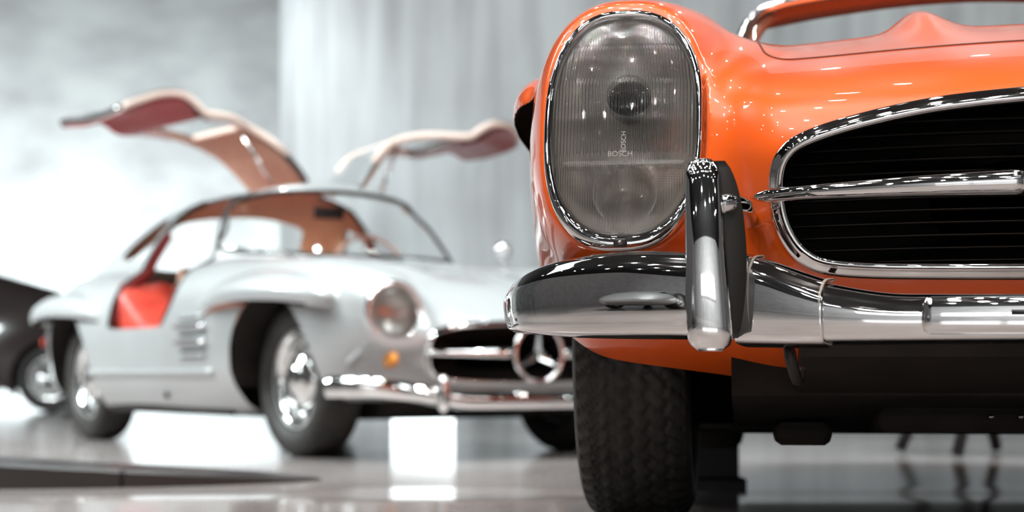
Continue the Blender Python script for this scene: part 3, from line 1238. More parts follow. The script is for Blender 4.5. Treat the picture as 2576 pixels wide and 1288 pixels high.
        ov = mesh_obj('overrider', v, fc, M_CHROME, root)
        # black backing, longer towards the body
        rings = []
        for t in np.linspace(0, 1, 26):
            z = .30 + .243 * t
            hwid = .019
            e = math.sqrt(max(.03, 1 - (2 * t - 1) ** 8))
            y0 = -.085
            y1 = -.06 + .105 * math.sin(math.pi * min(1, .12 + .84 * t)) ** .6 * e
            rings.append([(s_ * ((.553 - .040 * math.sqrt(max(.01, 1 - ((t - .42) / .6) ** 2))) if k in (0, 3) else .572), y0 if k < 2 else y1, z) for k in (0, 1, 2, 3)])
        rr = []
        for t, r_ in zip(np.linspace(0, 1, 26), rings):
            (a, b, c, d) = [np.array(q) for q in r_]
            rr.append([a, (a + b) / 2, b, (b * .15 + c * .85), (c * .8 + d * .2) + (c - b) * .04, (c + d) / 2 + (c - b) * .06, (c * .2 + d * .8) + (d - a) * .04, (a * .15 + d * .85)])
        v, fc = loft(rr)
        if s_ < 0:
            fc = [tuple(reversed(q)) for q in fc]
        mesh_obj('overrider_backing', v, fc, M_RUBBER, root)
        path = [(s_ * .548, -.088, .482), (s_ * .534, -.078, .485), (s_ * .520, -.03, .487), (s_ * .513, .04, .487), (s_ * .511, .12, .485)]
        v, fc = sweep(cr(path, 6), circ(.013, 12, .014), (0, 0, 1))
        mesh_obj('overrider_arm', v, fc, M_CHROME, root)
    # licence plate bracket slot on the centre blade
    v, fc = sweep([(x, -.118 + .015 * abs(x), .330) for x in np.linspace(-.165, .165, 20)], circ(.012, 10, .0035), (0, 0, 1))
    mesh_obj('bumper_slot', v, fc, M_BLACK, root)
    v, fc = box((0, -.104, .327), (.56, .026, .050), .012)
    mesh_obj('plate_holder', v, fc, M_CHROME, root)
    # tow hook under the bumper
    for s_ in (-1, 1):
        path = cr([(s_ * .455, .02, .30), (s_ * .452, .0, .275), (s_ * .445, .02, .25), (s_ * .440, .05, .245), (s_ * .437, .045, .262)], 8)
        v, fc = tube(path, .0085, 8, (1, 0, 0))
        mesh_obj('tow_hook', v, fc, M_BLACK, root)
    # underbody: chassis tray, cross member, box added to darken a gap
    def slab(pts, x0, x1):
        v = []
        for x in (x0, x1):
            v += [(x, y, z) for y, z in pts]
        n = len(pts)
        fc = [tuple(range(n)), tuple(reversed(range(n, 2 * n)))] + [(i, n + i, n + (i + 1) % n, (i + 1) % n) for i in range(n)]
        return v, fc
    v, fc = slab([(.33, .30), (.36, .228), (.70, .178), (1.3, .175), (3.0, .18), (4.1, .25), (4.1, .40), (.36, .40)], -.54, .54)
    mesh_obj('chassis_tray', v, fc, M_UNDER, root, False)
    v, fc = slab([(1.25, .165), (2.75, .165), (2.75, .42), (1.25, .42)], -.80, .80)
    mesh_obj('floor_pan', v, fc, M_UNDER, root, False)
    v, fc = slab([(.135, .300), (.140, .282), (.20, .262), (.40, .225), (.42, .30)], -.435, .435)
    mesh_obj('radiator_shroud', v, fc, M_UNDER, root, False)
    v, fc = box((-.60, 2.0, .165), (.13, .6, .075), .03)  # dark box added to close a bright slit above the stand
    mesh_obj('gap_filler_box', v, fc, M_UNDER, root)
    v, fc = box((-.42, .70, .166), (.10, .26, .04), .018)
    mesh_obj('sump_guard', v, fc, M_UNDER, root)
    v, fc = box((-.15, .62, .19), (.30, .3, .04), .015)
    mesh_obj('cross_member', v, fc, M_UNDER, root)
    for k in range(9):
        x = -.12 + k * .047
        v, fc = lathe([(0, -.006), (.004, -.005), (.005, .0), (.005, .004)], 10)
        v = [(x + p[1], .44 + p[0], .196 + p[2]) for p in v]
        mesh_obj('tray_bolt', v, fc, M_CHROME2, root)
    # wheel tubs
    for s_ in (-1, 1):
        for yc in (.80, 3.2):
            V_ = []
            n = 30
            for k in range(n):
                a = math.pi * (-.03 + 1.06 * k / (n - 1))
                yq, zq = yc + .374 * math.cos(a), .335 + .374 * math.sin(a)
                q = hit(B.base, (1.1, yq, zq), (-1, 0, 0), 0, .6)
                for X in (.50, (.80 if q is None else q[0] - .006)):
                    V_.append((s_ * X, yq, zq))
            fc = grid_faces(n, 2)
            V_ += [(s_ * .50, yc, .335)]
            c0 = len(V_) - 1
            fc += [(2 * k, 2 * k + 2, c0) for k in range(n - 1)]
            mesh_obj('wheel_tub', V_, fc, M_UNDER, root)
    for s_ in (-1, 1):
        wheel_parts(root, .715, .80, s_, 'plain')
        wheel_parts(root, .72, 3.2, s_, 'plain')
    # cockpit
    v, fc = box((0, 2.35, .42), (1.28, 1.3, .10), .03)
    mesh_obj('cockpit_floor', v, fc, M_BROWN, root)
    for s_ in (-1, 1):
        v, fc = box((s_ * .32, 2.35, .54), (.50, .52, .16), .06)
        mesh_obj('seat', v, fc, M_BROWN, root)
        v, fc = box((s_ * .32, 2.66, .74), (.50, .14, .44), .06)
        mesh_obj('backrest', v, fc, M_BROWN, root)
    v, fc = box((0, 1.80, .80), (1.2, .14, .18), .04)
    mesh_obj('dashboard', v, fc, M_BROWN, root)
    # windscreen frame: chrome surround + glass + tan lined header
    fr = cr([(-.600, 1.58, .87), (-.585, 1.60, .93), (-.557, 1.635, 1.04), (-.530, 1.665, 1.12), (-.500, 1.69, 1.163), (-.455, 1.70, 1.186), (-.36, 1.665, 1.195), (-.18, 1.61, 1.203), (0, 1.59, 1.206),
             (.18, 1.61, 1.203), (.36, 1.665, 1.195), (.455, 1.70, 1.186), (.500, 1.69, 1.163), (.530, 1.665, 1.12), (.557, 1.635, 1.04), (.585, 1.60, .93), (.600, 1.58, .87)], 8)
    v, fc = sweep(fr, [(q[0], q[1]) for q in circ(.013, 12, .016)], (0, 1, .2))
    mesh_obj('windscreen_frame', v, fc, M_CHROME2, root)
    fr2 = fr.copy()
    c0 = np.array([0, 1.66, 1.0])
    fr2 = c0 + (fr2 - c0) * np.array([.955, 1, .93]) + np.array([0, .018, 0])
    v, fc = sweep(fr2[10:-10], circ(.016, 10, .008), (0, 1, .2))
    mesh_obj('windscreen_lining', v, fc, M_BROWN, root)
    hd = fr[34:-34]
    v, fc = sweep(hd + np.array([0, .06, -.012]), [(-.06, -.012), (.05, -.008), (.06, .004), (.0, .012), (-.06, .006)], (0, 0, 1))
    mesh_obj('header_visor', v, fc, M_BROWN, root)
    n = len(fr)
    V_ = []
    lo = np.stack([fr[:, 0] * 1.0, fr[:, 1] * 0 + 1.50 + .28 * fr[:, 0] ** 2, fr[:, 0] * 0 + .90], 1)
    for t in (0, .5, 1):
        q = fr * (1 - t) + lo * t
        V_ += [tuple(p) for p in q]
    mesh_obj('windscreen_glass', V_, grid_faces(3, n), M_SHEET, root)
    # steering wheel
    v, fc = tube([(.33 + .20 * math.cos(a), 2.0 + .06 * math.sin(a), .88 + .19 * math.sin(a)) for a in np.linspace(0, 2 * math.pi, 40, endpoint=False)], .010, 8, (0, 1, 0), True)
    mesh_obj('steering_wheel', v, fc, M_CREAM, root)
    return root


def build_lens(root, cx, cz, y0, a, b, lean):
    """fluted oval lens, silver reflector, bulb holders, embossed lettering"""
    nx, nr = 150, 150
    pitch = .0046

    def dome(x, z):
        u, v = abs(x / a), abs((z - cz) / b)
        rho = min(1, (u ** 2.5 + v ** 2.5) ** (1 / 2.5))
        return -.004 - .030 * math.sqrt(max(0, 1 - .93 * rho * rho)) + .008

    def flute(x, z):
        q = (z - cz) / b
        # bands: top, upper, middle, lower (as pressed in the glass)
        if q > .72:
            amp, pt, slant = .0013, pitch * .9, 0
        elif q > .40:
            amp, pt, slant = .0015, pitch * 1.05, .10 * (1 if x > 0 else -1)
        elif q > -.30:
            amp, pt, slant = .0012, pitch * 1.15, 0
        elif q > -.42:
            amp, pt, slant = .0006, pitch * .7, 0
        else:
            amp, pt, slant = .0015, pitch * .85, 0
        xx = x + slant * (z - cz)
        r = amp * math.cos(2 * math.pi * xx / pt)
        # pressed steps between the bands
        for e in (.72, .40, -.30, -.42):
            d = abs(q - e)
            if d < .012:
                r += .0016 * (1 - d / .012)
        return -r
    # polar-free grid: map square to oval
    U = np.linspace(-1, 1, 300)
    W_ = np.linspace(-1, 1, 120)
    V, idx = [], {}
    for iz, w_ in enumerate(W_):
        ph = w_ * math.pi / 2
        zz = math.copysign(abs(math.sin(ph)) ** (2 / 2.5), w_)
        half = max(.02, math.cos(ph)) ** (2 / 2.5) if abs(w_) < 1 else .02
        for u in U:
            x = u * a * half
            z = cz + zz * b
            e = min(1, max(0, (1 - abs(u)) * 12)) * min(1, (1 - abs(w_)) * 12)
            V.append((cx + x, y0 + lean * (z - cz) + dome(x, z) + flute(x, z) * e, z))
    nf = len(V)
    for iz, w_ in enumerate(W_):
        ph = w_ * math.pi / 2
        zz = math.copysign(abs(math.sin(ph)) ** (2 / 2.5), w_)
        half = max(.02, math.cos(ph)) ** (2 / 2.5) if abs(w_) < 1 else .02
        for u in U:
            x = u * a * half
            z = cz + zz * b
            V.append((cx + x, y0 + lean * (z - cz) + dome(x, z) + .0045, z))
    f1 = grid_faces(len(W_), len(U))
    f2 = [tuple(reversed([i + nf for i in q])) for q in f1]
    nu, nw = len(U), len(W_)
    rim = list(range(nu)) + [k * nu + nu - 1 for k in range(1, nw)] + [(nw - 1) * nu + k for k in range(nu - 2, -1, -1)] + [k * nu for k in range(nw - 2, 0, -1)]
    f3 = [(rim[(i + 1) % len(rim)], rim[i], rim[i] + nf, rim[(i + 1) % len(rim)] + nf) for i in range(len(rim))]
    mesh_obj('lens', V, [tuple(q) for q in f1] + f2 + f3, M_LENS, root)
    # reflector: two stacked bowls
    V = []
    n, m = 60, 18
    for j in range(m):
        t = j / (m - 1)
        s_ = math.cos(t * math.pi / 2) ** .8 if t < 1 else .0
        s_ = max(s_, .02)
        for (u, v) in oval(a * .995 * s_, b * .995 * s_, cz, n, 2.5 + .0 * t):
            V.append((cx + u, y0 + lean * (v - cz) + .004 + .115 * math.sin(t * math.pi / 2), v))
    mesh_obj('reflector', V, grid_faces(m, n, False, True), M_REFLECTOR, root)
    # main beam unit: dark cone shield; bowl added below to brighten the lens
    v, fc = lathe([(0, -.03), (.020, -.028), (.030, -.015), (.034, .0), (.030, .035)], 28)
    v = [(cx + p[1] + .004, y0 + .055 + p[0], cz + .045 + p[2]) for p in v]
    mesh_obj('bulb_shield', v, fc, M_GRILLE, root)
    v, fc = box((cx, y0 + .012, cz - .062), (.185, .06, .004), .001)
    mesh_obj('divider', v, fc, M_REFLECTOR, root)
    v, fc = lathe([(0, .030), (.014, .027), (.028, .018), (.040, .002), (.046, -.012), (.048, -.010)], 32)
    v = [(cx + p[1], y0 + .04 + p[0], cz - .108 + p[2]) for p in v]
    mesh_obj('brightening_bowl', v, fc, M_REFLECTOR, root)
    v, fc = box((cx, y0 + lean * (-.195) - .0175, cz - .191), (.020, .010, .013), .003)
    mesh_obj('bezel_clip', v, fc, M_BLACK, root)
    v, fc = lathe([(0, -.004), (.0028, -.0035), (.0035, 0)], 12)
    v = [(cx + p[1], y0 + lean * (-.195) - .022 + p[0] * 1, cz - .191 + p[2]) for p in v]
    mesh_obj('bezel_screw', v, fc, M_CHROME, root)
    # embossed maker's lettering: one line across and one line up
    for txt, dx, dz, rot, sz in (('BOSCH', -.003, -.052, 0, .0118), ('BOSCH', .002, -.050, 90, .0105)):
        cu = bpy.data.curves.new('lettering', 'FONT')
        cu.body = txt
        cu.size = sz
        cu.extrude = .0006
        cu.align_x = 'CENTER' if rot == 0 else 'LEFT'
        cu.align_y = 'CENTER'
        to = bpy.data.objects.new('lettering', cu)
        COL.objects.link(to)
        bpy.context.view_layer.update()
        me = bpy.data.meshes.new_from_object(to.evaluated_get(bpy.context.evaluated_depsgraph_get()))
        bpy.data.objects.remove(to)
        V = []
        for vv in me.vertices:
            q = vv.co
            if rot:
                X, Z = -q.y, q.x
            else:
                X, Z = q.x, q.y
            X += dx
            Z += dz
            V.append((cx + X, y0 + lean * Z + dome(X, cz + Z) - .0012 - q.z, cz + Z))
        Fc = [tuple(p.vertices) for p in me.polygons]
        mesh_obj('lettering', V, Fc, M_GLASSLET, root, False)


M_GLASSLET = mat('embossed_glass', (.30, .27, .25), .35)
roadster = build_roadster()


# ---------------------------------------------------------------- the silver gull-wing coupe
def build_gullwing():
    Mx = car_matrix((.092, 7.289, -.07), 33.5, 0)
    root = empty('gullwing_coupe', 'silver coupe with both roof-hinged doors raised like wings and red interior', 'car', Mx)
    B = Body('coupe')
    f = B.f
    V, T = surface_net(f, (-1.0, -.10, .10), (1.0, 4.66, 1.40), .015)
    gb = lambda x, y, z: B.brow(x, y, z) - .012
    (VF, TF), (V, T) = split(V, T, gb)
    (_, _), (VF, TF) = split(VF, TF, lambda x, y, z: np.maximum(z - .667 + .04 * (np.minimum(np.abs(y - .79), np.abs(y - 3.24)) / .59) ** 2, .865 - np.abs(x)))
    for yc, ra_ in ((.715, .370), (3.22, .38)):
        _, (V, T) = split(V, T, lambda x, y, z: np.maximum(np.hypot(y - yc, z - .335) - ra_, .5 - np.abs(x)))
    # grille
    GP = [(.0, .568), (.12, .565), (.25, .558), (.36, .545), (.44, .525), (.472, .50), (.478, .46), (.470, .41), (.45, .365), (.41, .338), (.34, .325), (.2, .318), (.0, .315)]
    half = cr(GP, 5)
    loop = [tuple(p) for p in half] + [(-p[0], p[1]) for p in half[::-1][1:-1]]
    _, (V, T) = split(V, T, lambda x, y, z: np.maximum(poly_sd(x, z, loop), y - .25))
    # headlight holes
    _, (V, T) = split(V, T, lambda x, y, z: np.maximum(np.hypot(np.abs(x) - .614, z - .602) - .106, y - .3))
    # doors
    yf = tab([.3, .58, .66, .75, .83, .90, 1.0, 1.1, 1.2, 1.26, 1.32], [1.95, 1.89, 1.80, 1.73, 1.715, 1.73, 1.775, 1.83, 1.89, 1.84, 1.72])
    yr = tab([.3, .58, .72, .83, .95, 1.1, 1.2, 1.26, 1.32], [2.56, 2.55, 2.53, 2.52, 2.50, 2.48, 2.45, 2.38, 2.28])
    gd = lambda x, y, z: smax(smax(np.maximum(.15 - np.abs(x), .585 - z), yf(z) - y, .03), y - yr(z), .05)
    (VD, TD), (V, T) = split(V, T, gd)
    # windscreen, rear window, quarter windows
    ws = [(-.632, .950), (-.590, 1.06), (-.530, 1.180), (-.42, 1.232), (-.25, 1.256), (0, 1.264), (.25, 1.256), (.42, 1.232), (.530, 1.180), (.590, 1.06), (.632, .950), (.35, .935), (0, .925), (-.35, .935)]
    ws = [tuple(p) for p in cr(ws, 5, True)]
    gw_ = lambda x, y, z: np.maximum(poly_sd(x, z, ws), y - 2.02)
    (VW, TW), (V, T) = split(V, T, gw_)
    rw = [(-.50, .985), (-.43, 1.12), (-.33, 1.20), (0, 1.235), (.33, 1.20), (.43, 1.12), (.50, .985), (.3, .955), (0, .95), (-.3, .955)]
    rw = [tuple(p) for p in cr(rw, 5, True)]
    (VR, TR), (V, T) = split(V, T, lambda x, y, z: np.maximum(poly_sd(x, z, rw), 2.6 - y))
    qw = [tuple(p) for p in cr([(2.57, .965), (2.55, 1.11), (2.61, 1.175), (2.72, 1.13), (2.90, 1.01), (2.86, .965), (2.7, .955)], 5, True)]
    (VQ, TQ), (V, T) = split(V, T, lambda x, y, z: np.maximum(poly_sd(y, z, qw), .40 - np.abs(x)))
    # hood panel
    hp = cr([(.0, .17), (.2, .18), (.36, .21), (.44, .30), (.47, .6), (.50, 1.0), (.51, 1.30), (.30, 1.34), (0, 1.35)], 5)
    hl = [tuple(p) for p in hp] + [(-p[0], p[1]) for p in hp[::-1][1:-1]]
    (VH, TH), (V, T) = split(V, T, lambda x, y, z: np.maximum(poly_sd(x, y, hl), .58 - z))
    add_sdf('body', (V, T), f, M_SILVER, root)
    add_sdf('hood', (VH, TH), f, M_SILVER, root)
    for s_ in (-1, 1):
        (a, b), _ = split(VF, TF, lambda x, y, z: -s_ * x + .3)
        for w_ in (-1, 1):
            (c, d), _ = split(a, b, lambda x, y, z: -w_ * (y - 2.1))
            fl = add_sdf('wheel_arch_flare', (c, d), f, M_SILVER, root)
            add_sdf('flare_shade_skin', (c, d), f, M_UNDER, fl, -.008, True)  # shade of the flare hollow, set in as a black skin
    # inner lining of the cabin
    (VL, TL), _ = split(V, T, lambda x, y, z: np.maximum(np.maximum(.955 - z, 1.6 - y), y - 3.2))
    add_sdf('headliner', (VL, TL), f, M_TAN_LIGHT, root, -.022, True)
    (VL, TL), _ = split(V, T, lambda x, y, z: np.maximum(np.maximum(np.maximum(z - .955, .30 - z), 1.72 - y), y - 2.75))
    add_sdf('side_lining', (VL, TL), f, M_RED, root, -.03, True)
    add_sdf('windscreen_glass', (VW, TW), f, M_SHEET, root, -.006)
    add_sdf('rear_window_glass', (VR, TR), f, M_SHEET, root, -.006)
    for s_ in (-1, 1):
        (a, b), _ = split(VQ, TQ, lambda x, y, z: -s_ * x)
        add_sdf('quarter_glass', (a, b), f, M_SHEET, root, -.006)

    def on(x, z):
        q = hit(f, (x, 0.9, z), (0, 1, 0), 0, 1.2)
        return None if q is None else q
    # windscreen rubber/chrome surround
    P = [on(x, z) for x, z in ws]
    P = np.array([p for p in P if p is not None])
    v, fc = tube(P, .011, 8, (0, 1, 0), True)
    mesh_obj('windscreen_surround', v, fc, M_RUBBER, root)
    # A pillar outer strips (dark) and door frames
    for s_ in (-1, 1):
        pts = []
        for z in np.linspace(.595, 1.25, 24):
            q = hit(f, (s_ * 1.2, float(yf(z)) - .004, z), (-s_, 0, 0), 0, 1.1)
            if q is not None:
                pts.append(q)
        v, fc = tube(np.array(pts), .009, 8, (0, 1, 0))
        mesh_obj('door_seal', v, fc, M_RUBBER if True else M_CREAM, root)
        pts = []
        for z in np.linspace(.595, 1.25, 24):
            q = hit(f, (s_ * 1.2, float(yr(z)) + .004, z), (-s_, 0, 0), 0, 1.1)
            if q is not None:
                pts.append(q)
        v, fc = tube(np.array(pts), .009, 8, (0, 1, 0))
        mesh_obj('door_seal', v, fc, M_RUBBER, root)
        # B post behind the opening, dark red inside
        pp = np.array([(p[0] * .955, p[1] + .005, p[2]) for p in pts if p[2] < 1.10])
        v, fc = sweep(pp, circ(.028, 8, .020), (0, 1, 0))
        mesh_obj('door_post', v, fc, M_POST, root)
    # doors: the cut-out skin, lined on the inside, swung up about the roof hinge
    for s_ in (-1, 1):
        (a, b), _ = split(VD, TD, lambda x, y, z: -s_ * x)
        # window hole
        win = lambda x, y, z: smax(smax(.925 - z, z - 1.165, .01), smax(yf(z) + .045 - y, y - yr(z) + .045, .05), .02)
        (wa, wb), (a, b) = split(a, b, win)
        hinge = np.array([s_ * .15, 1.95, float(hit(f, (s_ * .15, 1.95, 1.6), (0, 0, -1), 0, 1)[2])])
        ax_ = Vector((s_ * math.sin(math.radians(4)), 1.0, math.sin(math.radians(5)))).normalized()
        Rm = Matrix.Translation(Vector(hinge)) @ Matrix.Rotation(-s_ * math.radians(62), 4, ax_) @ Matrix.Translation(-Vector(hinge))
        skin = add_sdf('door', (a, b), f, M_SILVER, root)
        skin.matrix_local = Rm
        (ra, rb), (la, lb) = split(a, b, lambda x, y, z: 1.10 - z)
        o = add_sdf('roof_lining', (ra, rb), f, M_TAN, skin, -.035, True)
        o2 = add_sdf('door_lining', (la, lb), f, M_DOORRED, skin, -.045, True)
        # edges: close the gap between skin and lining
        og = add_sdf('window_glass', (wa, wb), f, M_SHEET, skin, -.01)
        edge_pts = []
        zs = np.concatenate([np.linspace(.60, 1.28, 26)])
        for fn, off in ((yf, .01), (yr, -.01)):
            pts = []
            for z in zs:
                q = hit(f, (s_ * 1.2, float(fn(z)) + off * 1.2, z), (-s_, 0, 0), 0, 1.15)
                if q is not None:
                    pts.append(q)
            pts = np.array(pts)
            pts[:, 0] *= .978
            v, fc = sweep(pts, circ(.020, 8, .012), (0, 1, 0))
            mesh_obj('door_edge', v, fc, M_CREAM, skin)
        pts = np.array([hit(f, (s_ * 1.2, y, .60), (-s_, 0, 0), 0, 1.1) for y in np.linspace(1.90, 2.53, 12)])
        pts[:, 0] *= .975
        v, fc = sweep(pts, circ(.022, 8, .012), (0, 0, 1))
        mesh_obj('door_edge', v, fc, M_CHROME2, skin)
        # window frame sills
        for zz in (.915, 1.175):
            pts = [hit(f, (s_ * 1.2, y, zz), (-s_, 0, 0), 0, 1.1) for y in np.linspace(float(yf(zz)) + .03, float(yr(zz)) - .03, 12)]
            pts = np.array(pts)
            pts[:, 0] *= .97
            v, fc = sweep(pts, circ(.024, 8, .014), (0, 0, 1))
            mesh_obj('window_rail', v, fc, M_CHROME2 if zz < 1 else M_CREAM, skin)
        v, fc = box((s_ * .80, 2.18, .80), (.05, .13, .035), .012)
        mesh_obj('door_handle', v, fc, M_CHROME2, skin)
        # strut
        a0 = Vector((s_ * .30, 1.85, 1.275))
        hw = Rm @ Vector((s_ * .50, 1.95, 1.17))
        v, fc = tube([tuple(a0), tuple((a0 + hw) / 2), tuple(hw)], .011, 8, (0, 1, 0))
        mesh_obj('door_strut', v, fc, M_CHROME2, root)

    # nose trim
    def nose_y(x, z):
        q = hit(f, (x, -.3, z), (0, 1, 0), 0, .9)
        return q[1] if q is not None else .2
    P = np.array([(x, nose_y(x * 1.02, .44 + (z - .44) * 1.06) - .004, z) for x, z in loop])
    for _ in range(6):
        P[:, 1] = (np.roll(P[:, 1], 1) + P[:, 1] * 2 + np.roll(P[:, 1], -1)) / 4
    prof = [(-.013, -.012), (-.012, .002), (-.009, .009), (-.004, .011), (.001, .008), (.003, .004), (.008, .003), (.012, -.003), (.0135, -.020)]
    v, fc = sweep(P, [(p[0], -p[1]) for p in prof], (0, 1, 0), True, False, None, False)
    mesh_obj('grille_frame', v, fc, M_CHROME, root)
    bk = []
    for dy, sc in ((.0, 1.0), (.02, .99), (.16, .95), (.17, .5)):
        bk.append([(p[0] * sc, p[1] + dy, .44 + (p[2] - .44) * sc) for p in P])
    v, fc = loft(bk, True, False)
    fc.append(tuple(range(3 * len(P), 4 * len(P))))
    mesh_obj('grille_box', v, fc, M_GRILLE, root)
    for s_ in (-1, 1):
        path, sc = [], []
        for t in np.linspace(0, 1, 20):
            X = .50 - t * (.50 - .13)
            path.append((s_ * X, -.016 + float(B.plan(X)), .44))
            sc.append(.75 + .7 * t)
        sc[0] = .3
        if s_ > 0:
            path, sc = path[::-1], sc[::-1]
        v, fc = sweep(path, [(-.016, .0), (-.010, .012), (.003, .0155), (.012, .010), (.013, .0), (.012, -.010), (.003, -.0155), (-.010, -.012)], (0, 0, 1), False, True, sc)
        mesh_obj('grille_bar', v, fc, M_CHROME, root)
    star_emblem(root, (0, -.035, .44), .118)
    # headlights
    for s_ in (-1, 1):
        cxh, czh = s_ * .614, .602
        yh = .105

        def ring(r, dy):
            return [(cxh + r * math.cos(t), yh + dy, czh + r * math.sin(t)) for t in np.linspace(0, 2 * math.pi, 48, endpoint=False)]
        v, fc = loft([ring(.132, .03), ring(.132, -.002), ring(.127, -.014), ring(.119, -.020), ring(.112, -.016), ring(.107, -.004), ring(.106, .01)], True, False)
        bz = mesh_obj('headlight_bezel', v, fc, M_CHROME, root)
        rs = [ring(max(.003, .108 * math.sin(t)), -.004 - .028 * math.cos(t)) for t in np.linspace(.02, math.pi / 2, 9)]
        rs2 = [[(p[0], p[1] + .004, p[2]) for p in r_] for r_ in rs[::-1]]
        v, fc = loft(rs + rs2, True, True)
        mesh_obj('lens', v, fc, M_LENS, bz)
        rs = [ring(max(.003, .106 * math.sin(t)), .01 + .07 * math.cos(t)) for t in np.linspace(.02, math.pi / 2, 10)]
        v, fc = loft(rs, True, False)
        mesh_obj('reflector', v, fc, M_REFLECTOR, bz)
        # indicator
        v, fc = lathe([(0, -.034), (.014, -.032), (.024, -.024), (.031, -.010), (.034, .004), (.036, .03)], 24)
        yi = nose_y(s_ * .62, .415)
        v = [(s_ * .62 + p[1] * .85, yi + p[0], .415 + p[2] * 1.15) for p in v]
        mesh_obj('indicator', v, fc, M_AMBER, root)
    # bumper
    zt = tab([0, .35, .5, .62, .78, .9, 1.0], [.282, .285, .300, .325, .345, .350, .345])
    zb = tab([0, .35, .5, .62, .78, .9, 1.0], [.215, .215, .235, .250, .262, .262, .268])
    plan_pts = cr([(0, -.10), (.2, -.095), (.4, -.075), (.55, -.045), (.70, .0), (.785, .045), (.835, .10), (.860, .16), (.868, .20)], 8)
    for s_ in (-1, 1):
        pp = np.array([(s_ * p[0], p[1]) for p in plan_pts if p[0] > .47])
        if s_ < 0:
            pp = pp[::-1]
        al = np.abs(pp[:, 0])
        v, fc = bumper_mesh(0, 0, pp, zt(al), zb(al))
        o = mesh_obj('bumper_corner', v, fc, M_CHROME, root)
        md = o.modifiers.new('solid', 'SOLIDIFY')
        md.thickness = .003
        # overrider
        rings = []
        for t in np.linspace(0, 1, 14):
            e = math.sqrt(max(.05, 1 - (2 * t - 1) ** 4))
            rings.append([(s_ * (.50 + .026 * e * math.cos(a)), -.095 + .028 * e * math.sin(a), .20 + .15 * t) for a in np.linspace(0, 2 * math.pi, 12, endpoint=False)])
        v, fc = loft(rings)
        mesh_obj('overrider', v, fc, M_CHROME, root)
    pp = np.array([(-p[0], p[1]) for p in plan_pts[::-1] if 0 < p[0] < .5] + [tuple(p) for p in plan_pts if p[0] < .5])
    al = np.abs(pp[:, 0])
    v, fc = bumper_mesh(0, 0, pp, zt(al), zb(al))
    o = mesh_obj('bumper_centre', v, fc, M_CHROME, root)
    md = o.modifiers.new('solid', 'SOLIDIFY')
    md.thickness = .003
    # flank: sill moulding, side gills, jack plug
    for s_ in (-1, 1):
        pts = [hit(f, (s_ * 1.2, y, .365), (-s_, 0, 0), 0, 1.1) for y in np.linspace(1.28, 2.86, 30)]
        v, fc = sweep(np.array(pts), [(-.012, -.014), (.010, -.010), (.016, .004), (.006, .014), (-.012, .016)] if s_ < 0 else [(.012, -.014), (-.010, -.010), (-.016, .004), (-.006, .014), (.012, .016)], (0, 0, 1))
        mesh_obj('sill_moulding', v, fc, M_SILVER, root)
        # black sheet on the skin, painting in the shade of the opening
        def sx(y, z, d=0):
            q = hit(f, (s_ * 1.2, y, z), (-s_, 0, 0), 0, 1.1)
            return (q[0] + s_ * d, y, z)
        ys_, zs_ = np.linspace(1.34, 1.62, 8), np.linspace(.43, .63, 8)
        V_ = [sx(y, z, .002) for y in ys_ for z in zs_]
        vent = mesh_obj('side_vent', V_, grid_faces(8, 8), M_BLACK, root)
        for zz in (.445, .482, .519, .556, .593, .622):
            v, fc = sweep(np.array([sx(y, zz, .006) for y in np.linspace(1.33, 1.63, 8)]), circ(.012, 8, .011), (0, 0, 1))
            mesh_obj('vent_fin', v, fc, M_SILVER, vent)
        for zz in (.50, .575):
            v, fc = sweep(np.array([sx(y, zz, .018) for y in np.linspace(1.30, 1.66, 8)]), circ(.008, 8, .009), (0, 0, 1))
            mesh_obj('vent_bar', v, fc, M_CHROME, vent)
        q = sx(1.95, .27)
        v, fc = lathe([(0, -.002), (.012, .0), (.018, .004), (.020, -.01)], 16)
        v = [(q[0] + s_ * p[0], q[1] + p[1], q[2] + p[2] * 1.6) for p in v]
        mesh_obj('jack_plug', v, fc, M_BLACK, root)
        # wheel tubs
        for yc, ra_ in ((.715, .369), (3.22, .379)):
            V_ = []
            n = 30
            for k in range(n):
                a = math.pi * (-.03 + 1.06 * k / (n - 1))
                yq, zq = yc + ra_ * math.cos(a), .335 + ra_ * math.sin(a)
                q = hit(B.base, (1.1, yq, zq), (-1, 0, 0), 0, .6)
                for X in (.50, (.80 if q is None else q[0] - .006)):
                    V_.append((s_ * X, yq, zq))
            fc = grid_faces(n, 2)
            V_ += [(s_ * .50, yc, .335)]
            c0 = len(V_) - 1
            fc += [(2 * k, 2 * k + 2, c0) for k in range(n - 1)]
            mesh_obj('wheel_tub', V_, fc, M_UNDER, root)
        wheel_parts(root, .672, .72, s_, 'plain')
        wheel_parts(root, .680, 3.22, s_, 'plain')
        # red sill and door pocket
        rings = []
        for y in np.linspace(1.75, 2.56, 12):
            zt_ = .60 + .22 * max(0, (y - 2.1) / .45) ** 1.5
            rings.append([(s_ * .45, y, .30), (s_ * .835, y, .30), (s_ * .845, y, zt_ - .05), (s_ * .82, y, zt_), (s_ * .60, y, zt_ + .01), (s_ * .47, y, zt_ - .03)])
        v, fc = loft(rings)
        mesh_obj('padded_sill', v, fc, M_RED, root)
        v, fc = box((s_ * .28, 2.30, .45), (.42, .50, .16), .06)
        mesh_obj('seat', v, fc, M_TAN, root)
        rings = []
        for t in np.linspace(0, 1, 10):
            hw = .23 - .05 * t ** 3
            yc = 2.50 + .16 * t
            rings.append([(s_ * .28 + hw * math.copysign(abs(math.cos(a)) ** .6, math.cos(a)), yc + .06 * math.sin(a) * (1 - .4 * t), .46 + .46 * t) for a in np.linspace(0, 2 * math.pi, 18, endpoint=False)])
        v, fc = loft(rings)
        mesh_obj('backrest', v, fc, M_TAN, root)
    v, fc = box((0, 2.15, .31), (1.4, 1.5, .08), .02)
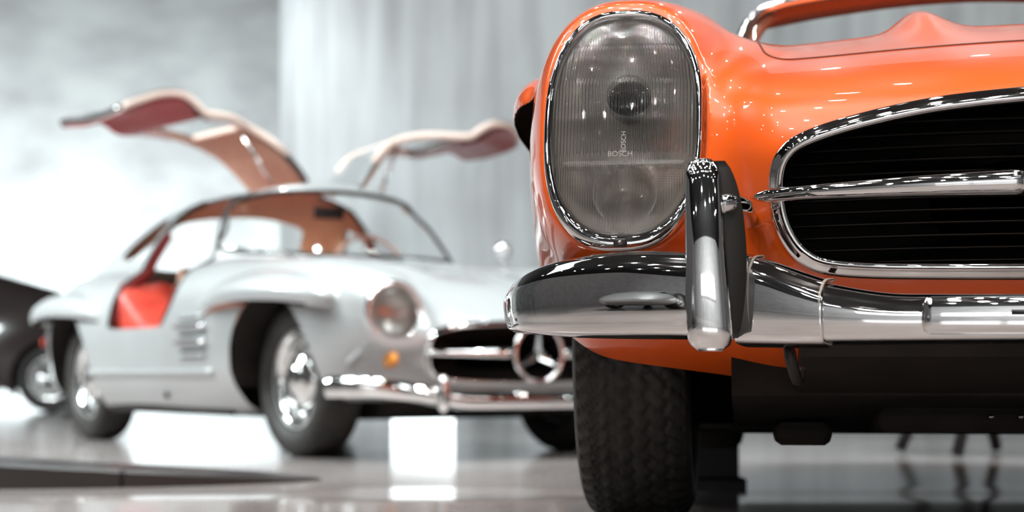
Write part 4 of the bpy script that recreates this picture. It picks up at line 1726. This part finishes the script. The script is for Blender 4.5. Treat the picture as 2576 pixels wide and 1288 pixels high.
    mesh_obj('cabin_floor', v, fc, M_TAN_LIGHT, root)  # pale tan, chosen to bounce less red light onto the headliner
    # dashboard
    rings = []
    for x in np.linspace(-.66, .66, 16):
        yy = 1.60 + .35 * x * x
        rings.append([(x, yy, .90), (x, yy + .14, .905), (x, yy + .18, .88), (x, yy + .17, .78), (x, yy + .08, .70), (x, yy, .70)])
    v, fc = loft(rings)
    mesh_obj('dashboard', v, fc, M_RED, root)
    v, fc = box((0, 3.05, .80), (1.15, .7, .06), .02)
    mesh_obj('parcel_shelf', v, fc, M_TAN_LIGHT, root)
    v, fc = tube([(.33 + .20 * math.cos(a), 1.98 + .07 * math.sin(a), .90 + .18 * math.sin(a)) for a in np.linspace(0, 2 * math.pi, 40, endpoint=False)], .011, 8, (0, 1, 0), True)
    mesh_obj('steering_wheel', v, fc, M_CREAM, root)
    v, fc = box((0, 1.84, 1.17), (.17, .02, .06), .01)
    mesh_obj('inside_mirror', v, fc, M_BLACK, root)
    # wipers
    for x0 in (-.35, .25):
        p0 = on(x0, .93)
        p1 = on(x0 - .28, .965)
        if p0 is not None and p1 is not None:
            v, fc = tube(np.array([p0, (np.array(p0) + p1) / 2 - np.array([0, .01, 0]), p1]) - np.array([0, .015, 0]), .006, 6)
            mesh_obj('wiper', v, fc, M_CHROME, root)
    # chrome wing mirror on the car's left
    q = hit(f, (.70, 1.30, 1.3), (0, 0, -1), 0, .9)
    v, fc = tube([(q[0], q[1], q[2] - .01), (q[0], q[1], q[2] + .05)], .008, 8, (0, 1, 0))
    mr = mesh_obj('wing_mirror', v, fc, M_CHROME, root)
    v, fc = lathe([(0, -.045), (.025, -.035), (.043, -.012), (.048, .008), (.046, .012), (0, .010)], 24)
    v = [(q[0] + p[1], q[1] + p[0], q[2] + .085 + p[2]) for p in v]
    mesh_obj('mirror_shell', v, fc, M_CHROME, mr)
    # underbody
    def slab(pts, x0, x1):
        v = []
        for x in (x0, x1):
            v += [(x, y, z) for y, z in pts]
        n = len(pts)
        fc = [tuple(range(n)), tuple(reversed(range(n, 2 * n)))] + [(i, n + i, n + (i + 1) % n, (i + 1) % n) for i in range(n)]
        return v, fc
    v, fc = slab([(.14, .25), (.45, .17), (.9, .15), (3.0, .16), (4.1, .25), (4.1, .38), (.3, .38)], -.5, .5)
    mesh_obj('chassis_tray', v, fc, M_UNDER, root, False)
    v, fc = slab([(1.3, .165), (2.8, .165), (2.8, .33), (1.3, .33)], -.78, .78)
    mesh_obj('floor_pan', v, fc, M_UNDER, root, False)
    # body ledge over the tail: rear lamps
    for s_ in (-1, 1):
        v, fc = lathe([(0, -.03), (.02, -.025), (.03, 0), (.03, .03)], 16)
        v = [(s_ * .62 + p[1], 4.33 - p[0], .55 + p[2]) for p in v]
        mesh_obj('tail_lamp', v, fc, M_RED, root)
    return root


gullwing = build_gullwing()


# ---------------------------------------------------------------- dark saloon on the far left
def build_saloon():
    # side on to the camera, nose pointing right
    a = 90 - 8
    Mx = Matrix.Translation((-4.02, 18.1, -.07)) @ Matrix.Rotation(math.radians(6), 4, 'Z')
    # car space here: x from the nose backwards (towards -x world), handled by mirroring
    root = empty('dark_saloon', 'dark brown vintage car cut by the left edge, behind the silver coupe', 'car', Mx)
    Wd = tab([-4.6, -4.2, -3.4, -2.0, -.8, -.3, .1], [.45, .70, .80, .82, .78, .66, .40])
    top = tab([-4.7, -4.3, -3.8, -3.2, -2.6, -2.0, -1.6, -1.1, -.5, 0, .2], [.60, .95, 1.30, 1.55, 1.62, 1.58, 1.50, 1.36, 1.19, 1.02, .8])

    def f(x, y, z):
        Y = np.abs(y)
        ff = (z - top(x)) * .7
        ff = smax(ff, Y - Wd(x) * (1 - .25 * sstep(z, .8, 1.5)), .14)
        ff = smax(ff, .30 - z, .05)
        ff = smax(ff, np.maximum(x - .05, -4.6 - x), .2)
        for xc in (-.62, -3.55):
            r = np.sqrt(((x - xc) / .55) ** 2 + ((Y - .72) / .20) ** 2 + ((z - .45) / .38) ** 2)
            ff = smin(ff, (r - 1) * .2, .10)
        return ff
    V, T = surface_net(f, (-4.9, -1.05, .15), (.4, 1.05, 1.8), .03)
    for xc in (-.62, -3.55):
        _, (V, T) = split(V, T, lambda x, y, z: np.maximum(np.hypot(x - xc, z - .335) - .37, .5 - np.abs(y)))
    win = [(-1.75, 1.15), (-2.05, 1.40), (-2.6, 1.46), (-3.2, 1.40), (-3.6, 1.15)]
    (VW, TW), (V, T) = split(V, T, lambda x, y, z: np.maximum(poly_sd(x, z, win), .35 - np.abs(y)))
    add_sdf('body', (V, T), f, M_DARKCAR, root)
    add_sdf('side_glass', (VW, TW), f, M_GRILLE, root, -.01)
    for s_ in (-1, 1):
        v, fc = sweep(np.array([(x, s_ * (float(Wd(x)) + .012), .36) for x in np.linspace(-1.1, -3.0, 14)]), circ(.016, 8, .022), (0, 0, 1))
        mesh_obj('running_strip', v, fc, M_CREAM if s_ < 0 else M_CHROME2, root)
        for xc in (-.62, -3.55):
            t = wheel_parts(root, 0, 0, 1, 'whitewall')
            t.location = (xc, s_ * .72, TYRE_R - .002)
            t.rotation_euler = (0, 0, math.pi / 2 * s_)
    v, fc = box((-2.1, 0, .29), (2.2, 1.0, .14), .03)
    mesh_obj('chassis', v, fc, M_UNDER, root)
    v, fc = sweep(cr([(-.05, -.72, .40), (.12, -.45, .40), (.16, 0, .40), (.12, .45, .40), (-.05, .72, .40)], 8), circ(.02, 10, .05), (0, 0, 1))
    mesh_obj('bumper', v, fc, M_CHROME, root)
    for s_ in (-1, 1):
        v, fc = lathe([(0, .04), (.05, .035), (.08, .01), (.09, -.03)], 20)
        v = [(p[0] - .03, s_ * .52 + p[1], .62 + p[2]) for p in v]
        mesh_obj('headlight', v, fc, M_CHROME2, root)
    return root


saloon = build_saloon()


# ---------------------------------------------------------------- dark chairs far behind the roadster
def build_chairs():
    def chair(x, y, rz, label):
        zf = floor_z(y)
        Mx = Matrix.Translation((x, y, zf)) @ Matrix.Rotation(rz, 4, 'Z')
        root = empty('black_chair', label, 'chair', Mx, 'black chairs by the wall under the roadster')
        v, fc = box((0, 0, .45), (.44, .44, .05), .02)
        mesh_obj('seat', v, fc, M_BLACK, root)
        v, fc = box((0, .22, .68), (.42, .04, .30), .015)
        mesh_obj('backrest', v, fc, M_BLACK, root)
        for sx in (-1, 1):
            for sy in (-1, 1):
                v, fc = tube([(sx * .10, sy * .17, .44), (sx * .17, sy * .20, .22), (sx * .25, sy * .24, .015)], .026, 8)
                mesh_obj('leg', v, fc, M_BLACK, root)
    chair(2.05, 7.7, .3, 'black chair against the wall under the roadster, leftmost of the three')
    chair(2.62, 7.6, -.2, 'black chair against the wall under the roadster, middle of the three')
    chair(3.15, 7.65, .1, 'black chair against the wall under the roadster, rightmost of the three')


build_chairs()


# ---------------------------------------------------------------- black stand beside the roadster's rear wheel
def build_stand():
    root = empty('axle_stand', 'black square stand under the orange roadster beside its rear tyre', 'stand', Matrix.Translation((.586, 5.10, floor_z(5.1))))
    v, fc = box((0, 0, .098), (.135, .14, .115), .006)
    mesh_obj('post', v, fc, M_BLACK, root, False)
    v, fc = box((0, 0, .021), (.175, .18, .042), .006)
    mesh_obj('base', v, fc, M_BLACK, root, False)


build_stand()


# ---------------------------------------------------------------- white racing car behind the photographer (mirrored in the chrome)
def build_racer():
    root = empty('racing_car', 'white streamlined racing car, seen only mirrored in the left end of the chrome bumper', 'car',
                 Matrix.Translation((-2.7, .9, 0)) @ Matrix.Rotation(math.radians(145), 4, 'Z'))
    top = tab([-.2, 0, .4, 1.0, 1.8, 2.6, 3.4, 4.0, 4.3], [.35, .45, .60, .72, .80, .86, .78, .62, .5])
    wd = tab([-.2, 0, .4, 1.0, 2.0, 3.0, 3.8, 4.3], [.35, .55, .74, .80, .80, .80, .66, .4])

    def f(y, x, z):
        X = np.abs(x)
        g = np.power(np.power(X / wd(y), 2.6) + np.power(np.abs(z - .38) / (top(y) - .38), 2.6), 1 / 2.6) - 1
        return smax(smax(g * .35, .16 - z, .05), np.abs(y - 2.05) - 2.1, .15)
    F = lambda x, y, z: f(y, x, z)
    V, T = surface_net(F, (-.95, -.2, .08), (.95, 4.4, 1.0), .035)
    for yc in (.85, 3.2):
        _, (V, T) = split(V, T, lambda x, y, z: np.maximum(np.hypot(y - yc, z - .32) - .37, .45 - np.abs(x)))
    add_sdf('body', (V, T), F, M_SILVER, root)
    for s_ in (-1, 1):
        for yc in (.85, 3.2):
            wheel_parts(root, .64, yc, s_, 'plain')
    v, fc = box((0, 2.0, .30), (.8, 3.0, .22), .04)
    mesh_obj('chassis', v, fc, M_UNDER, root)


build_racer()
